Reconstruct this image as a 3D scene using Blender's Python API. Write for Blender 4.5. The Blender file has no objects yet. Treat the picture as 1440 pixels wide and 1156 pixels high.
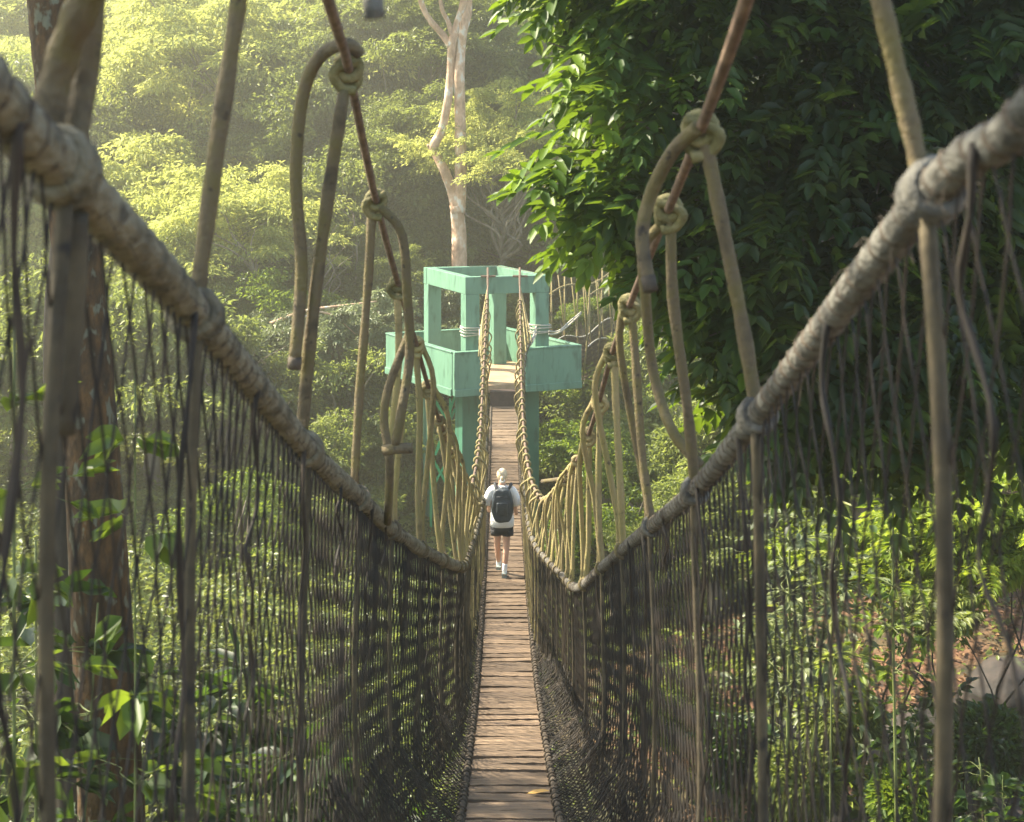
import bpy, bmesh, math, random
import numpy as np
from mathutils import Vector, Matrix, Quaternion, noise
D = bpy.data
S = bpy.context.scene
COL = S.collection
R = math.radians
random.seed(11)
RNG = np.random.default_rng(7)

# ------------------------------------------------------------ camera, sky, sun, exposure
cam_d = D.cameras.new('camera'); cam = D.objects.new('camera', cam_d); COL.objects.link(cam)
cam.location = (0, 0, 0); cam.rotation_euler = (R(90), 0, 0)
cam_d.lens = 50; cam_d.sensor_width = 36; cam_d.shift_y = -378/1440
cam_d.clip_start = 0.05; cam_d.clip_end = 900
cam_d.dof.use_dof = True; cam_d.dof.focus_distance = 25; cam_d.dof.aperture_fstop = 4.2
S.camera = cam
SUN = Vector((-0.68, 0.24, 0.70)).normalized()          # direction towards the sun
sel = math.asin(SUN.z); saz = math.atan2(SUN.x, SUN.y)
world = D.worlds.new('World'); S.world = world; world.use_nodes = True
wn = world.node_tree; wn.nodes.clear()
sky = wn.nodes.new('ShaderNodeTexSky'); sky.sky_type = 'NISHITA'; sky.sun_disc = False
sky.sun_elevation = sel; sky.sun_rotation = saz
bg = wn.nodes.new('ShaderNodeBackground'); bg.inputs[1].default_value = 0.115
wo = wn.nodes.new('ShaderNodeOutputWorld')
wn.links.new(sky.outputs[0], bg.inputs[0]); wn.links.new(bg.outputs[0], wo.inputs[0])
sl = D.lights.new('sun', 'SUN'); sl.energy = 5.0; sl.angle = R(0.6); sl.color = (1, .90, .70)
so = D.objects.new('sun', sl); COL.objects.link(so)
so.rotation_euler = SUN.to_track_quat('Z', 'Y').to_euler()
S.view_settings.view_transform = 'Standard'; S.view_settings.look = 'None'
S.view_settings.gamma = 1; S.view_settings.exposure = 2.0
S.cycles.volume_bounces = 0; S.cycles.max_bounces = 6; S.cycles.transmission_bounces = 4
S.cycles.use_denoising = True
HAZE = 0.0037

F = 2000.0; HY = 200.0
def P(px, py, z):                                       # photo ray at a real distance -> world point
    return Vector(((px-720)*z/F, z, -(py-HY)*z/F))

# ------------------------------------------------------------ object helpers
def tag(o, label=None, cat=None, group=None, kind=None):
    if label: o['label'] = label
    if cat: o['category'] = cat
    if group: o['group'] = group
    if kind: o['kind'] = kind
    return o
def empty(name, loc=(0, 0, 0), rz=0):
    o = D.objects.new(name, None); o.location = loc; o.rotation_euler = (0, 0, rz)
    o.empty_display_size = .2; COL.objects.link(o); return o
def link(name, me, parent=None, loc=None):
    o = D.objects.new(name, me); COL.objects.link(o)
    if parent: o.parent = parent
    if loc is not None: o.location = loc
    return o
def copy_tree(o, parent=None):
    c = o.copy(); COL.objects.link(c); c.parent = parent
    for ch in [k for k in o.children]: copy_tree(ch, c)
    return c
def cr(pts, n=8):                                       # Catmull-Rom through points
    p = [Vector(q) for q in pts]
    if len(p) < 3: return [p[0].lerp(p[-1], i/n) for i in range(n+1)]
    p = [p[0]*2-p[1]] + p + [p[-1]*2-p[-2]]
    out = []
    for i in range(1, len(p)-2):
        a, b, c, d = p[i-1:i+3]
        for k in range(n):
            t = k/n
            out.append(.5*((2*b)+(c-a)*t+(2*a-5*b+4*c-d)*t*t+(3*b-a-3*c+d)*t**3))
    out.append(p[-2].copy()); return out
def frames(pts):
    T = []
    n = len(pts)
    for i in range(n):
        t = pts[min(i+1, n-1)]-pts[max(i-1, 0)]
        T.append(t.normalized() if t.length > 1e-9 else Vector((0, 0, 1)))
    u = T[0].orthogonal().normalized(); U = [u]
    for i in range(1, n):
        u = (u - T[i]*u.dot(T[i]))
        u = u.normalized() if u.length > 1e-6 else T[i].orthogonal().normalized()
        U.append(u)
    return T, U
class MB:
    def __init__(s): s.v = []; s.f = []
    def tube(s, pts, r, n=6, cap=True, wob=0):
        pts = [Vector(q) for q in pts]
        T, U = frames(pts); b = len(s.v); m = len(pts)
        for i, p in enumerate(pts):
            rr = r(i/(m-1)) if callable(r) else (r[i] if isinstance(r, (list, tuple)) else r)
            w = T[i].cross(U[i])
            for k in range(n):
                a = 2*math.pi*k/n
                q = rr*(1+(wob*(random.random()-.5) if wob else 0))
                s.v.append(p+U[i]*(q*math.cos(a))+w*(q*math.sin(a)))
        for i in range(m-1):
            for k in range(n):
                k2 = (k+1) % n
                s.f.append((b+i*n+k, b+i*n+k2, b+(i+1)*n+k2, b+(i+1)*n+k))
        if cap:
            s.f.append(tuple(b+k for k in reversed(range(n))))
            s.f.append(tuple(b+(m-1)*n+k for k in range(n)))
        return s
    def box(s, c, d, M=None, rz=0):
        b = len(s.v); c = Vector(c)
        Q = M or Matrix.Rotation(rz, 3, 'Z')
        for x in (-1, 1):
            for y in (-1, 1):
                for z in (-1, 1):
                    s.v.append(c+Q @ Vector((x*d[0]/2, y*d[1]/2, z*d[2]/2)))
        for f in ((0,1,3,2),(4,6,7,5),(0,4,5,1),(2,3,7,6),(0,2,6,4),(1,5,7,3)):
            s.f.append(tuple(b+i for i in f))
        return s
    def prism(s, poly, z0, z1):
        b = len(s.v); n = len(poly)
        for q in poly: s.v.append(Vector((q[0], q[1], z0)))
        for q in poly: s.v.append(Vector((q[0], q[1], z1)))
        s.f.append(tuple(b+i for i in reversed(range(n)))); s.f.append(tuple(b+n+i for i in range(n)))
        for i in range(n):
            j = (i+1) % n; s.f.append((b+i, b+j, b+n+j, b+n+i))
        return s
    def torus(s, c, axis, Rr, r, n=12, m=5):
        c = Vector(c); ax = Vector(axis).normalized(); u = ax.orthogonal().normalized(); w = ax.cross(u)
        b = len(s.v)
        for i in range(n):
            a = 2*math.pi*i/n; d = u*math.cos(a)+w*math.sin(a)
            for k in range(m):
                e = 2*math.pi*k/m
                s.v.append(c+d*(Rr+r*math.cos(e))+ax*(r*math.sin(e)))
        for i in range(n):
            for k in range(m):
                i2 = (i+1) % n; k2 = (k+1) % m
                s.f.append((b+i*m+k, b+i2*m+k, b+i2*m+k2, b+i*m+k2))
        return s
    def build(s, name, mat, parent=None, smooth=True, bevel=0, origin=None):
        me = D.meshes.new(name)
        if origin is not None:
            o0 = Vector(origin); vs = [tuple(q-o0) for q in s.v]
        else: vs = [tuple(q) for q in s.v]
        me.from_pydata(vs, [], s.f); me.update()
        if smooth: me.polygons.foreach_set('use_smooth', [True]*len(me.polygons))
        me.materials.append(mat)
        o = link(name, me, parent, origin)
        if bevel:
            m = o.modifiers.new('bevel', 'BEVEL'); m.width = bevel; m.segments = 2; m.limit_method = 'ANGLE'
        return o

# ------------------------------------------------------------ materials
def mat(name):
    m = D.materials.new(name); m.use_nodes = True; nt = m.node_tree; nt.nodes.clear()
    out = nt.nodes.new('ShaderNodeOutputMaterial'); return m, nt, out
def N(nt, t, **k):
    n = nt.nodes.new(t)
    for a, b in k.items():
        if a.startswith('i_'): n.inputs[a[2:].replace('_', ' ')].default_value = b
        else: setattr(n, a, b)
    return n
def ramp(nt, stops):
    r = nt.nodes.new('ShaderNodeValToRGB'); e = r.color_ramp.elements
    while len(e) < len(stops): e.new(.5)
    for i, (p, c) in enumerate(stops): e[i].position = p; e[i].color = (*c, 1)
    return r
def surf(name, stops, scale=8, detail=6, stretch=(1,1,1), rough=.8, bump=.3, bscale=None, spots=None, spot_scale=6, obj_var=0, spot_t=(.62,.68), rand_loc=True):
    m, nt, out = mat(name); L = nt.links.new
    tc = N(nt, 'ShaderNodeTexCoord'); mp = N(nt, 'ShaderNodeMapping'); mp.inputs['Scale'].default_value = stretch
    L(tc.outputs['Object'], mp.inputs[0])
    oi = N(nt, 'ShaderNodeObjectInfo')
    if rand_loc:
        cb = N(nt, 'ShaderNodeMath', operation='MULTIPLY'); cb.inputs[1].default_value = 37.0
        L(oi.outputs['Random'], cb.inputs[0]); L(cb.outputs[0], mp.inputs['Location'])
    n1 = N(nt, 'ShaderNodeTexNoise'); n1.inputs['Scale'].default_value = scale; n1.inputs['Detail'].default_value = detail
    n1.inputs['Roughness'].default_value = .62
    L(mp.outputs[0], n1.inputs['Vector'])
    rp = ramp(nt, stops); L(n1.outputs[0], rp.inputs[0]); col = rp.outputs[0]
    if spots:
        n2 = N(nt, 'ShaderNodeTexNoise'); n2.inputs['Scale'].default_value = spot_scale; n2.inputs['Detail'].default_value = 4
        L(mp.outputs[0], n2.inputs['Vector'])
        r2 = ramp(nt, [(spot_t[0], (0,0,0)), (spot_t[1], (1,1,1))]); L(n2.outputs[0], r2.inputs[0])
        mx = N(nt, 'ShaderNodeMix', data_type='RGBA'); L(r2.outputs[0], mx.inputs[0]); L(col, mx.inputs[6]); mx.inputs[7].default_value = (*spots, 1)
        col = mx.outputs[2]
    if obj_var:
        hs = N(nt, 'ShaderNodeHueSaturation'); mr = N(nt, 'ShaderNodeMapRange')
        mr.inputs[3].default_value = 1-obj_var; mr.inputs[4].default_value = 1+obj_var
        L(oi.outputs['Random'], mr.inputs[0]); L(mr.outputs[0], hs.inputs['Value']); L(col, hs.inputs['Color']); col = hs.outputs[0]
    b = N(nt, 'ShaderNodeBsdfPrincipled'); b.inputs['Roughness'].default_value = rough
    L(col, b.inputs['Base Color'])
    if bump:
        n3 = N(nt, 'ShaderNodeTexNoise'); n3.inputs['Scale'].default_value = bscale or scale*3; n3.inputs['Detail'].default_value = 5
        L(mp.outputs[0], n3.inputs['Vector'])
        bp = N(nt, 'ShaderNodeBump'); bp.inputs['Strength'].default_value = bump; bp.inputs['Distance'].default_value = .02
        L(n3.outputs[0], bp.inputs['Height']); L(bp.outputs[0], b.inputs['Normal'])
    L(b.outputs[0], out.inputs[0]); return m
def leafmat(name, stops, trans=.4, tcol=(.25,.4,.04), rough=.45, spec=.4, hue=.0):
    m, nt, out = mat(name); L = nt.links.new
    at = N(nt, 'ShaderNodeAttribute', attribute_name='lv')
    rp = ramp(nt, stops); L(at.outputs['Fac'], rp.inputs[0])
    b = N(nt, 'ShaderNodeBsdfPrincipled'); b.inputs['Roughness'].default_value = rough
    b.inputs['Specular IOR Level'].default_value = spec
    L(rp.outputs[0], b.inputs['Base Color'])
    t = N(nt, 'ShaderNodeBsdfTranslucent')
    mx = N(nt, 'ShaderNodeMix', data_type='RGBA', blend_type='MIX'); mx.inputs[0].default_value = .55
    L(rp.outputs[0], mx.inputs[6]); mx.inputs[7].default_value = (*tcol, 1); L(mx.outputs[2], t.inputs[0])
    ms = N(nt, 'ShaderNodeMixShader'); ms.inputs[0].default_value = trans
    L(b.outputs[0], ms.inputs[1]); L(t.outputs[0], ms.inputs[2]); L(ms.outputs[0], out.inputs[0])
    return m
M = {}
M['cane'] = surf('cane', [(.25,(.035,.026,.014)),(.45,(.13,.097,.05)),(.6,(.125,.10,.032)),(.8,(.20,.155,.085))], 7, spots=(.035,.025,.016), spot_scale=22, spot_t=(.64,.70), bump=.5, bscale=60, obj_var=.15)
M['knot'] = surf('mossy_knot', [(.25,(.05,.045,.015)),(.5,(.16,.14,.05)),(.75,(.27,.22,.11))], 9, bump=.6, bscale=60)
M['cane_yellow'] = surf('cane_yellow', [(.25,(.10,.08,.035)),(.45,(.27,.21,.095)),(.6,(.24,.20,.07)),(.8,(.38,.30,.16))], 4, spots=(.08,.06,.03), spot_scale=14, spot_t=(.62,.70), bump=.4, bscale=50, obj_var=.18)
M['cable'] = surf('cable', [(.3,(.07,.045,.03)),(.55,(.17,.11,.075)),(.8,(.27,.20,.13))], 12, bump=.5, bscale=70)
M['handrope'] = surf('handrope', [(.3,(.05,.042,.026)),(.5,(.17,.145,.09)),(.75,(.34,.30,.20))], 9, bump=1.0, bscale=38, spots=(.08,.07,.05), spot_scale=9, spot_t=(.60,.70))
M['handrope_grey'] = surf('handrope_grey', [(.3,(.03,.028,.024)),(.5,(.11,.104,.088)),(.75,(.26,.25,.215))], 9, bump=1.0, bscale=38, spots=(.08,.07,.06), spot_scale=9, spot_t=(.60,.70))
M['lash'] = surf('lashing', [(.3,(.03,.022,.015)),(.7,(.10,.075,.05))], 12, bump=.3)
M['net'] = surf('net', [(.3,(.006,.004,.0025)),(.5,(.020,.0135,.008)),(.72,(.062,.042,.025))], 2.2, rough=.75, bump=0)
M['strand'] = surf('strand', [(.3,(.02,.016,.010)),(.5,(.06,.046,.025)),(.75,(.12,.092,.048))], 4, bump=.6, spots=(.02,.016,.012), spot_scale=7, obj_var=.2)
M['whiterope'] = surf('whiterope', [(.3,(.40,.36,.28)),(.7,(.62,.58,.48))], 14, bump=.3)
M['plank'] = surf('plank', [(.25,(.05,.033,.022)),(.42,(.115,.077,.048)),(.6,(.22,.152,.096)),(.8,(.34,.245,.16))], 3.2, 8, stretch=(.5,9,6), rough=.72, bump=.5, bscale=9, obj_var=.28, spots=(.07,.045,.035), spot_scale=1.6, spot_t=(.60,.72))
M['plank_edge'] = surf('plank_dark', [(.3,(.04,.025,.02)),(.7,(.10,.06,.045))], 8)
M['paint'] = surf('green_paint', [(.25,(.095,.215,.145)),(.5,(.13,.275,.185)),(.75,(.165,.33,.225))], 1.6, 8, rough=.6, bump=.25, bscale=10, spots=(.055,.13,.085), spot_scale=4.2, spot_t=(.53,.74), stretch=(1.6,1.6,.45), rand_loc=False)
M['paint_leg_shade'] = surf('green_paint_shaded', [(.25,(.035,.14,.09)),(.5,(.055,.19,.12)),(.75,(.08,.24,.155))], 1.4, 8, rough=.55, bump=.25, bscale=9, spots=(.03,.08,.05), spot_scale=3, spot_t=(.55,.75), stretch=(1.5,1.5,.4), rand_loc=False)  # tower green darkened for the legs, platform shade put into the colour
M['bright_green'] = surf('bright_green_steel', [(.3,(.02,.36,.14)),(.7,(.04,.48,.20))], 5, rough=.4, bump=0)
M['sandfloor'] = surf('sand_floor', [(.3,(.38,.24,.13)),(.7,(.58,.40,.24))], 4, bump=.3)
M['bark_red'] = surf('bark_red', [(.28,(.018,.010,.005)),(.48,(.06,.030,.009)),(.66,(.13,.062,.016)),(.8,(.17,.095,.03))], 11, 9, stretch=(1,1,.5), bump=1.0, bscale=30, spots=(.14,.14,.095), spot_scale=13.0, spot_t=(.57,.63))
M['bark_pale'] = surf('bark_pale', [(.3,(.30,.17,.11)),(.5,(.56,.36,.23)),(.7,(.76,.58,.41))], 4, 8, stretch=(1,1,.6), bump=.5, spots=(.66,.60,.52), spot_scale=4, spot_t=(.56,.64))
M['bark_grey'] = surf('bark_grey', [(.3,(.09,.07,.05)),(.5,(.20,.16,.12)),(.7,(.34,.29,.22))], 4, 8, stretch=(1,1,.4), bump=.6)
M['bark_dark'] = surf('bark_dark', [(.3,(.02,.015,.01)),(.7,(.08,.06,.04))], 4, 8, stretch=(1,1,.4), bump=.6)
M['leaf_near'] = leafmat('leaf_near', [(0,(.008,.018,.008)),(.5,(.018,.042,.011)),(1,(.05,.10,.015))], .38, (.16,.28,.015), .42, .45)
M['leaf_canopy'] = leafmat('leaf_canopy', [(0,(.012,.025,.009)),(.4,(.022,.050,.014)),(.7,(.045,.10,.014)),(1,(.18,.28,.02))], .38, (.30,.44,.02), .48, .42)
M['leaf_bright'] = leafmat('leaf_bright', [(0,(.035,.075,.012)),(.5,(.09,.16,.02)),(1,(.19,.26,.03))], .5, (.36,.46,.03), .4, .4)
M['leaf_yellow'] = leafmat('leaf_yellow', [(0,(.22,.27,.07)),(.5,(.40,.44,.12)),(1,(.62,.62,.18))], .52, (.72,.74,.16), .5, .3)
M['leaf_lime'] = leafmat('leaf_lime', [(0,(.08,.13,.02)),(.5,(.20,.28,.03)),(1,(.38,.42,.05))], .5, (.50,.60,.04), .45, .3)
M['leaf_mid'] = leafmat('leaf_mid', [(0,(.045,.068,.02)),(.5,(.15,.19,.05)),(1,(.32,.35,.10))], .48, (.46,.54,.09), .45, .4)
M['leaf_dark'] = leafmat('leaf_dark', [(0,(.02,.04,.015)),(.5,(.06,.09,.03)),(1,(.12,.16,.05))], .4, (.2,.28,.06), .45, .4)
M['leaf_grey'] = leafmat('leaf_grey', [(0,(.09,.12,.06)),(.5,(.20,.24,.12)),(1,(.38,.42,.22))], .35, (.28,.34,.12), .4, .5)
M['leaf_cover'] = leafmat('leaf_cover', [(0,(.03,.05,.012)),(.5,(.14,.19,.04)),(1,(.34,.37,.08))], .42, (.36,.40,.07), .4, .45)
M['rock'] = surf('rock', [(.3,(.008,.007,.005)),(.5,(.028,.021,.017)),(.7,(.06,.043,.034))], 2.5, 9, bump=.9, bscale=8, spots=(.08,.09,.04), spot_scale=2.2)
def flat(name, c, rough=.7, var=.15, sc=18, bump=.15):
    return surf(name, [(.3, tuple(q*(1-var) for q in c)), (.7, tuple(min(1, q*(1+var)) for q in c))], sc, rough=rough, bump=bump)
M['skin'] = flat('skin', (.62,.36,.25), .5, .05); M['hair'] = flat('hair', (.62,.50,.33), .5, .2, 40)
M['shirt'] = flat('shirt', (.80,.79,.77), .9, .03, 8, .3); M['shorts'] = flat('shorts', (.018,.018,.022), .8)
M['bag'] = flat('bag', (.025,.035,.045), .5, .4, 9, .5); M['strapmat'] = flat('strap', (.03,.035,.045), .7)
M['sock'] = flat('sock', (.78,.77,.75), .9, .05); M['shoe'] = flat('shoe', (.30,.36,.34), .7, .2)
M['band'] = flat('hair_band', (.85,.80,.74), .7, .05)

# ------------------------------------------------------------ leaf meshes (numpy)
def nrm(a): return a/np.maximum(np.linalg.norm(a, axis=1, keepdims=True), 1e-9)
def leaf_arrays(c, d, up, ln, wd, oval=False, fold=.25, droop=.15):
    n = len(c); d = nrm(d); s = nrm(np.cross(d, up)); u = np.cross(s, d)
    ln = np.broadcast_to(np.asarray(ln, float), (n,))[:, None]; wd = np.broadcast_to(np.asarray(wd, float), (n,))[:, None]
    base = c; tip = c+d*ln-u*ln*droop
    if oval:
        l1 = c+d*ln*.30-s*wd*.45+u*wd*fold; r1 = c+d*ln*.30+s*wd*.45+u*wd*fold
        l2 = c+d*ln*.68-s*wd*.42+u*(wd*fold-ln*droop*.45); r2 = c+d*ln*.68+s*wd*.42+u*(wd*fold-ln*droop*.45)
        V = np.stack([base, l1, l2, tip, r2, r1], 1).reshape(-1, 3)
        b = (np.arange(n)*6)[:, None]
        Fc = np.concatenate([b+np.array([[0,3,2,1]]), b+np.array([[0,5,4,3]])], 1).reshape(-1, 4)
        return V, Fc, 6
    l = c+d*ln*.45-s*wd*.5+u*wd*fold; r = c+d*ln*.45+s*wd*.5+u*wd*fold
    V = np.stack([base, l, tip, r], 1).reshape(-1, 3)
    b = (np.arange(n)*4)[:, None]
    Fc = np.concatenate([b+np.array([[0,2,1]]), b+np.array([[0,3,2]])], 1).reshape(-1, 3)
    return V, Fc, 4
def np_mesh(name, parts, matl):                         # parts: list of (V, F, lv per vertex)
    me = D.meshes.new(name); nv = sum(len(p[0]) for p in parts)
    V = np.concatenate([p[0] for p in parts]).astype(np.float32)
    li = []; ls = []; off = 0; st = 0
    for v, f, _ in parts:
        k = f.shape[1]; li.append((f+off).ravel()); ls.append(st+np.arange(len(f))*k); off += len(v); st += f.size
    li = np.concatenate(li).astype(np.int32); ls = np.concatenate(ls).astype(np.int32)
    me.vertices.add(nv); me.vertices.foreach_set('co', V.ravel())
    me.loops.add(len(li)); me.loops.foreach_set('vertex_index', li)
    me.polygons.add(len(ls)); me.polygons.foreach_set('loop_start', ls)
    me.update(calc_edges=True)
    a = me.attributes.new('lv', 'FLOAT', 'POINT'); a.data.foreach_set('value', np.concatenate([p[2] for p in parts]).astype(np.float32))
    me.materials.append(matl); me.validate(); return me
def rdir(n, flat=1.0):
    v = RNG.normal(size=(n, 3)); v[:, 2] *= flat; return nrm(v)
def leafset(c, d, ln, wd, lv, upt=.6, oval=False, droop=.2):
    n = len(c); up = np.array([[0, 0, 1.]])+RNG.normal(size=(n, 3))*upt
    V, Fc, k = leaf_arrays(c, d, up, ln, wd, oval, .22, droop)
    return V, Fc, np.repeat(np.clip(lv, 0, 1), k)
def ell_points(n, rad, shell=.55, hemi=False):
    d = rdir(n); r = shell+(1-shell)*RNG.random(n)**.6
    ph = RNG.random()*40; r = r*np.array([1+.55*noise.noise(Vector(q)*1.7+Vector((ph, 0, 0))) for q in d])
    p = d*r[:, None]*np.array(rad)
    if hemi: p[:, 2] = np.abs(p[:, 2])*1.0-rad[2]*.25
    return p
def crown_mesh(name, matl, rad, nclump, nleaf, ln, wd, crad, flatc=.5, feather=False, shell=.5, gap=.35, seed=0, oval=False):
    cc = ell_points(nclump, rad, shell, True)
    keep = []
    for q in cc:
        v = noise.noise(Vector((q[0]*.35+seed*7.1, q[1]*.35, q[2]*.5)))
        keep.append(v > -.12)
    cc = cc[np.array(keep)]
    k = len(cc); n = k*nleaf
    ci = np.repeat(np.arange(k), nleaf)
    cs = crad*(.35+1.0*RNG.random(k)**1.3); clv = RNG.normal(size=k)*.16
    off = rdir(n)*(RNG.random(n)**.45)[:, None]
    off[:, 2] *= flatc
    pos = cc[ci]+off*cs[ci][:, None]
    if feather:                                          # flat layered sprays that droop at the rim
        rr = (off[:, 0]**2+off[:, 1]**2); pos[:, 2] -= rr*cs[ci]*.45
        d = off*np.array([1, 1, .3])+RNG.normal(size=(n, 3))*.35; d[:, 2] -= .25; ut = .35
    else:
        d = off*1.0+RNG.normal(size=(n, 3))*.6; d[:, 2] -= .3; ut = .7
    lv = .42+clv[ci]*1.5+RNG.normal(size=n)*.15
    V, Fc, L = leafset(pos, d, ln*(.6+.8*RNG.random(n)), wd*(.7+.6*RNG.random(n)), lv, ut, oval)
    me = np_mesh(name, [(V, Fc, L)], matl); me['cc'] = 0
    return me, cc
def limb_mb(mb, a, b, r0, r1, n=6, sag=.1, jit=.12, sides=7):
    a = Vector(a); b = Vector(b); L = (b-a).length; pts = []; rr = []
    mid = a.lerp(b, .5)+Vector((random.uniform(-jit, jit), random.uniform(-jit, jit), sag))*L
    q1 = a.lerp(b, .25)+Vector((random.uniform(-jit, jit), random.uniform(-jit, jit), sag*.6))*L
    c = cr([a, q1, mid, b], 4); m = len(c)
    mb.tube(c, [r0+(r1-r0)*i/(m-1) for i in range(m)], sides)
    return c

CROWNS = {}
def get_crown(kind):
    spec = dict(
        feather_yellow=('leaf_yellow', (6,6,5), 420, 210, .24, .10, 1.35, .20, True),
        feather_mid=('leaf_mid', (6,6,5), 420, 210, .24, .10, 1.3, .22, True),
        round_mid=('leaf_mid', (5,5,5.5), 400, 210, .22, .12, 1.05, .6, False),
        round_dark=('leaf_dark', (5,5,6), 400, 210, .24, .12, 1.1, .6, False),
        shrub_mid=('leaf_mid', (3,3,2.6), 260, 190, .18, .085, .7, .5, False),
        shrub_grey=('leaf_grey', (3,3,2.6), 230, 190, .20, .075, .75, .28, True),
        shrub_bright=('leaf_bright', (3,3,2.4), 230, 170, .17, .08, .65, .45, False),
    )[kind]
    if kind not in CROWNS:
        CROWNS[kind] = [crown_mesh(kind+'_crown', M[spec[0]], *spec[1:8], feather=spec[8], seed=i+len(CROWNS)) for i in range(3)]
    return random.choice(CROWNS[kind])
def tree(name, loc, ground, scale, kind, label, cat='tree', group=None, bark='bark_grey', rz=None, trunk_r=.22, trunk_off=(0, 0), zs=1.0):
    """crown centred at loc, trunk down to the ground"""
    me, cc = get_crown(kind); sc = scale
    root = empty(name, (loc[0]+trunk_off[0], loc[1]+trunk_off[1], ground))
    tag(root, label, cat, group)
    base = root.location.copy()
    cro = link('crown', me, root); cro.location = Vector(loc)-base; rz = random.random()*6.28 if rz is None else rz
    cro.rotation_euler = (0, 0, rz); cro.scale = (sc, sc, sc*zs)
    mb = MB(); rel = Vector(loc)-base
    fork = Vector((rel.x*.5, rel.y*.5, rel.z*.55)) if rel.z > 1 else Vector((0, 0, .1))
    trunk_r *= sc**.5
    c = cr([(0, 0, -.4), fork*.35+Vector((random.uniform(-.2,.2), random.uniform(-.2,.2), 0)), fork], 5)
    m = len(c); mb.tube(c, [trunk_r*(1.35-.6*i/(m-1)) for i in range(m)], 9)
    rot = Matrix.Rotation(rz, 3, 'Z')
    for i in random.sample(range(len(cc)), min(26, len(cc))):
        q = rot @ Vector(cc[i])*sc*.9; q.z *= zs
        limb_mb(mb, fork.lerp(rel, random.uniform(0, .6)), rel+q*1.05, trunk_r*.42, trunk_r*.09, sag=-.06)
    mb.build('trunk', M[bark], root)
    return root

# ------------------------------------------------------------ terrain
def sstep(a, b, t):
    t = min(1, max(0, (t-a)/(b-a))); return t*t*(3-2*t)
def H(x, y):
    h = -9.2
    h += 1.6*sstep(-4, -16, x)*(1-sstep(26, 40, y)*.3)
    h += 1.3*sstep(9, 20, x)
    h -= 1.6*math.exp(-((x-.5)/3.2)**2)                 # gully under the bridge
    h -= 1.0*sstep(26, 36, y)*(1-sstep(46, 60, y))
    h += sstep(42, 120, y)*26*(1.0-.25*sstep(0, 50, x))
    h += .55*noise.noise(Vector((x*.16, y*.16, 1.3)))+.22*noise.noise(Vector((x*.55, y*.55, 7)))
    h += 2.0*noise.noise(Vector((x*.04, y*.04, 3)))*sstep(35, 70, y)
    h += 2.5*sstep(6, -12, y)
    return h
def terrain():
    xs = np.concatenate([np.linspace(-150, -30, 40)[:-1], np.linspace(-30, 30, 170), np.linspace(30, 150, 40)[1:]])
    ys = np.concatenate([np.linspace(-25, 8, 14)[:-1], np.linspace(8, 60, 150), np.linspace(60, 190, 50)[1:]])
    nx, ny = len(xs), len(ys)
    V = [(x, y, H(x, y)) for y in ys for x in xs]
    Fc = [(j*nx+i, j*nx+i+1, (j+1)*nx+i+1, (j+1)*nx+i) for j in range(ny-1) for i in range(nx-1)]
    me = D.meshes.new('ground'); me.from_pydata(V, [], Fc); me.update()
    me.polygons.foreach_set('use_smooth', [True]*len(Fc))
    m, nt, out = mat('ground'); L = nt.links.new
    tc = N(nt, 'ShaderNodeTexCoord')
    n1 = N(nt, 'ShaderNodeTexNoise'); n1.inputs['Scale'].default_value = .5; n1.inputs['Detail'].default_value = 9
    n2 = N(nt, 'ShaderNodeTexNoise'); n2.inputs['Scale'].default_value = 3.5; n2.inputs['Detail'].default_value = 8
    L(tc.outputs['Object'], n1.inputs[0]); L(tc.outputs['Object'], n2.inputs[0])
    soil = ramp(nt, [(.3,(.025,.015,.010)),(.5,(.13,.062,.032)),(.7,(.25,.13,.07))]); L(n2.outputs[0], soil.inputs[0])
    moss = ramp(nt, [(.3,(.015,.02,.008)),(.7,(.05,.06,.02))]); L(n2.outputs[0], moss.inputs[0])
    fac = ramp(nt, [(.45,(0,0,0)),(.56,(1,1,1))]); L(n1.outputs[0], fac.inputs[0])
    sx = N(nt, 'ShaderNodeSeparateXYZ'); L(tc.outputs['Object'], sx.inputs[0])
    mr = N(nt, 'ShaderNodeMapRange'); mr.inputs[1].default_value = 0; mr.inputs[2].default_value = 4; L(sx.outputs[0], mr.inputs[0])
    mr2 = N(nt, 'ShaderNodeMapRange'); mr2.inputs[1].default_value = 34; mr2.inputs[2].default_value = 28; L(sx.outputs[1], mr2.inputs[0])
    mu = N(nt, 'ShaderNodeMath', operation='MULTIPLY'); L(mr.outputs[0], mu.inputs[0]); L(mr2.outputs[0], mu.inputs[1])
    iv = N(nt, 'ShaderNodeMath', operation='SUBTRACT'); iv.inputs[0].default_value = 1.35; L(fac.outputs[0], iv.inputs[1])
    m3 = N(nt, 'ShaderNodeMath', operation='MULTIPLY', use_clamp=True); L(mu.outputs[0], m3.inputs[0]); L(iv.outputs[0], m3.inputs[1])
    mx = N(nt, 'ShaderNodeMix', data_type='RGBA'); L(m3.outputs[0], mx.inputs[0]); L(moss.outputs[0], mx.inputs[6]); L(soil.outputs[0], mx.inputs[7])
    b = N(nt, 'ShaderNodeBsdfPrincipled'); b.inputs['Roughness'].default_value = .9; L(mx.outputs[2], b.inputs['Base Color'])
    bp = N(nt, 'ShaderNodeBump'); bp.inputs['Strength'].default_value = .8; bp.inputs['Distance'].default_value = .15
    L(n2.outputs[0], bp.inputs['Height']); L(bp.outputs[0], b.inputs['Normal']); L(b.outputs[0], out.inputs[0])
    me.materials.append(m); o = link('ground', me); tag(o, 'leaf littered forest floor and rising valley side', 'ground', kind='structure')
terrain()

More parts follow.
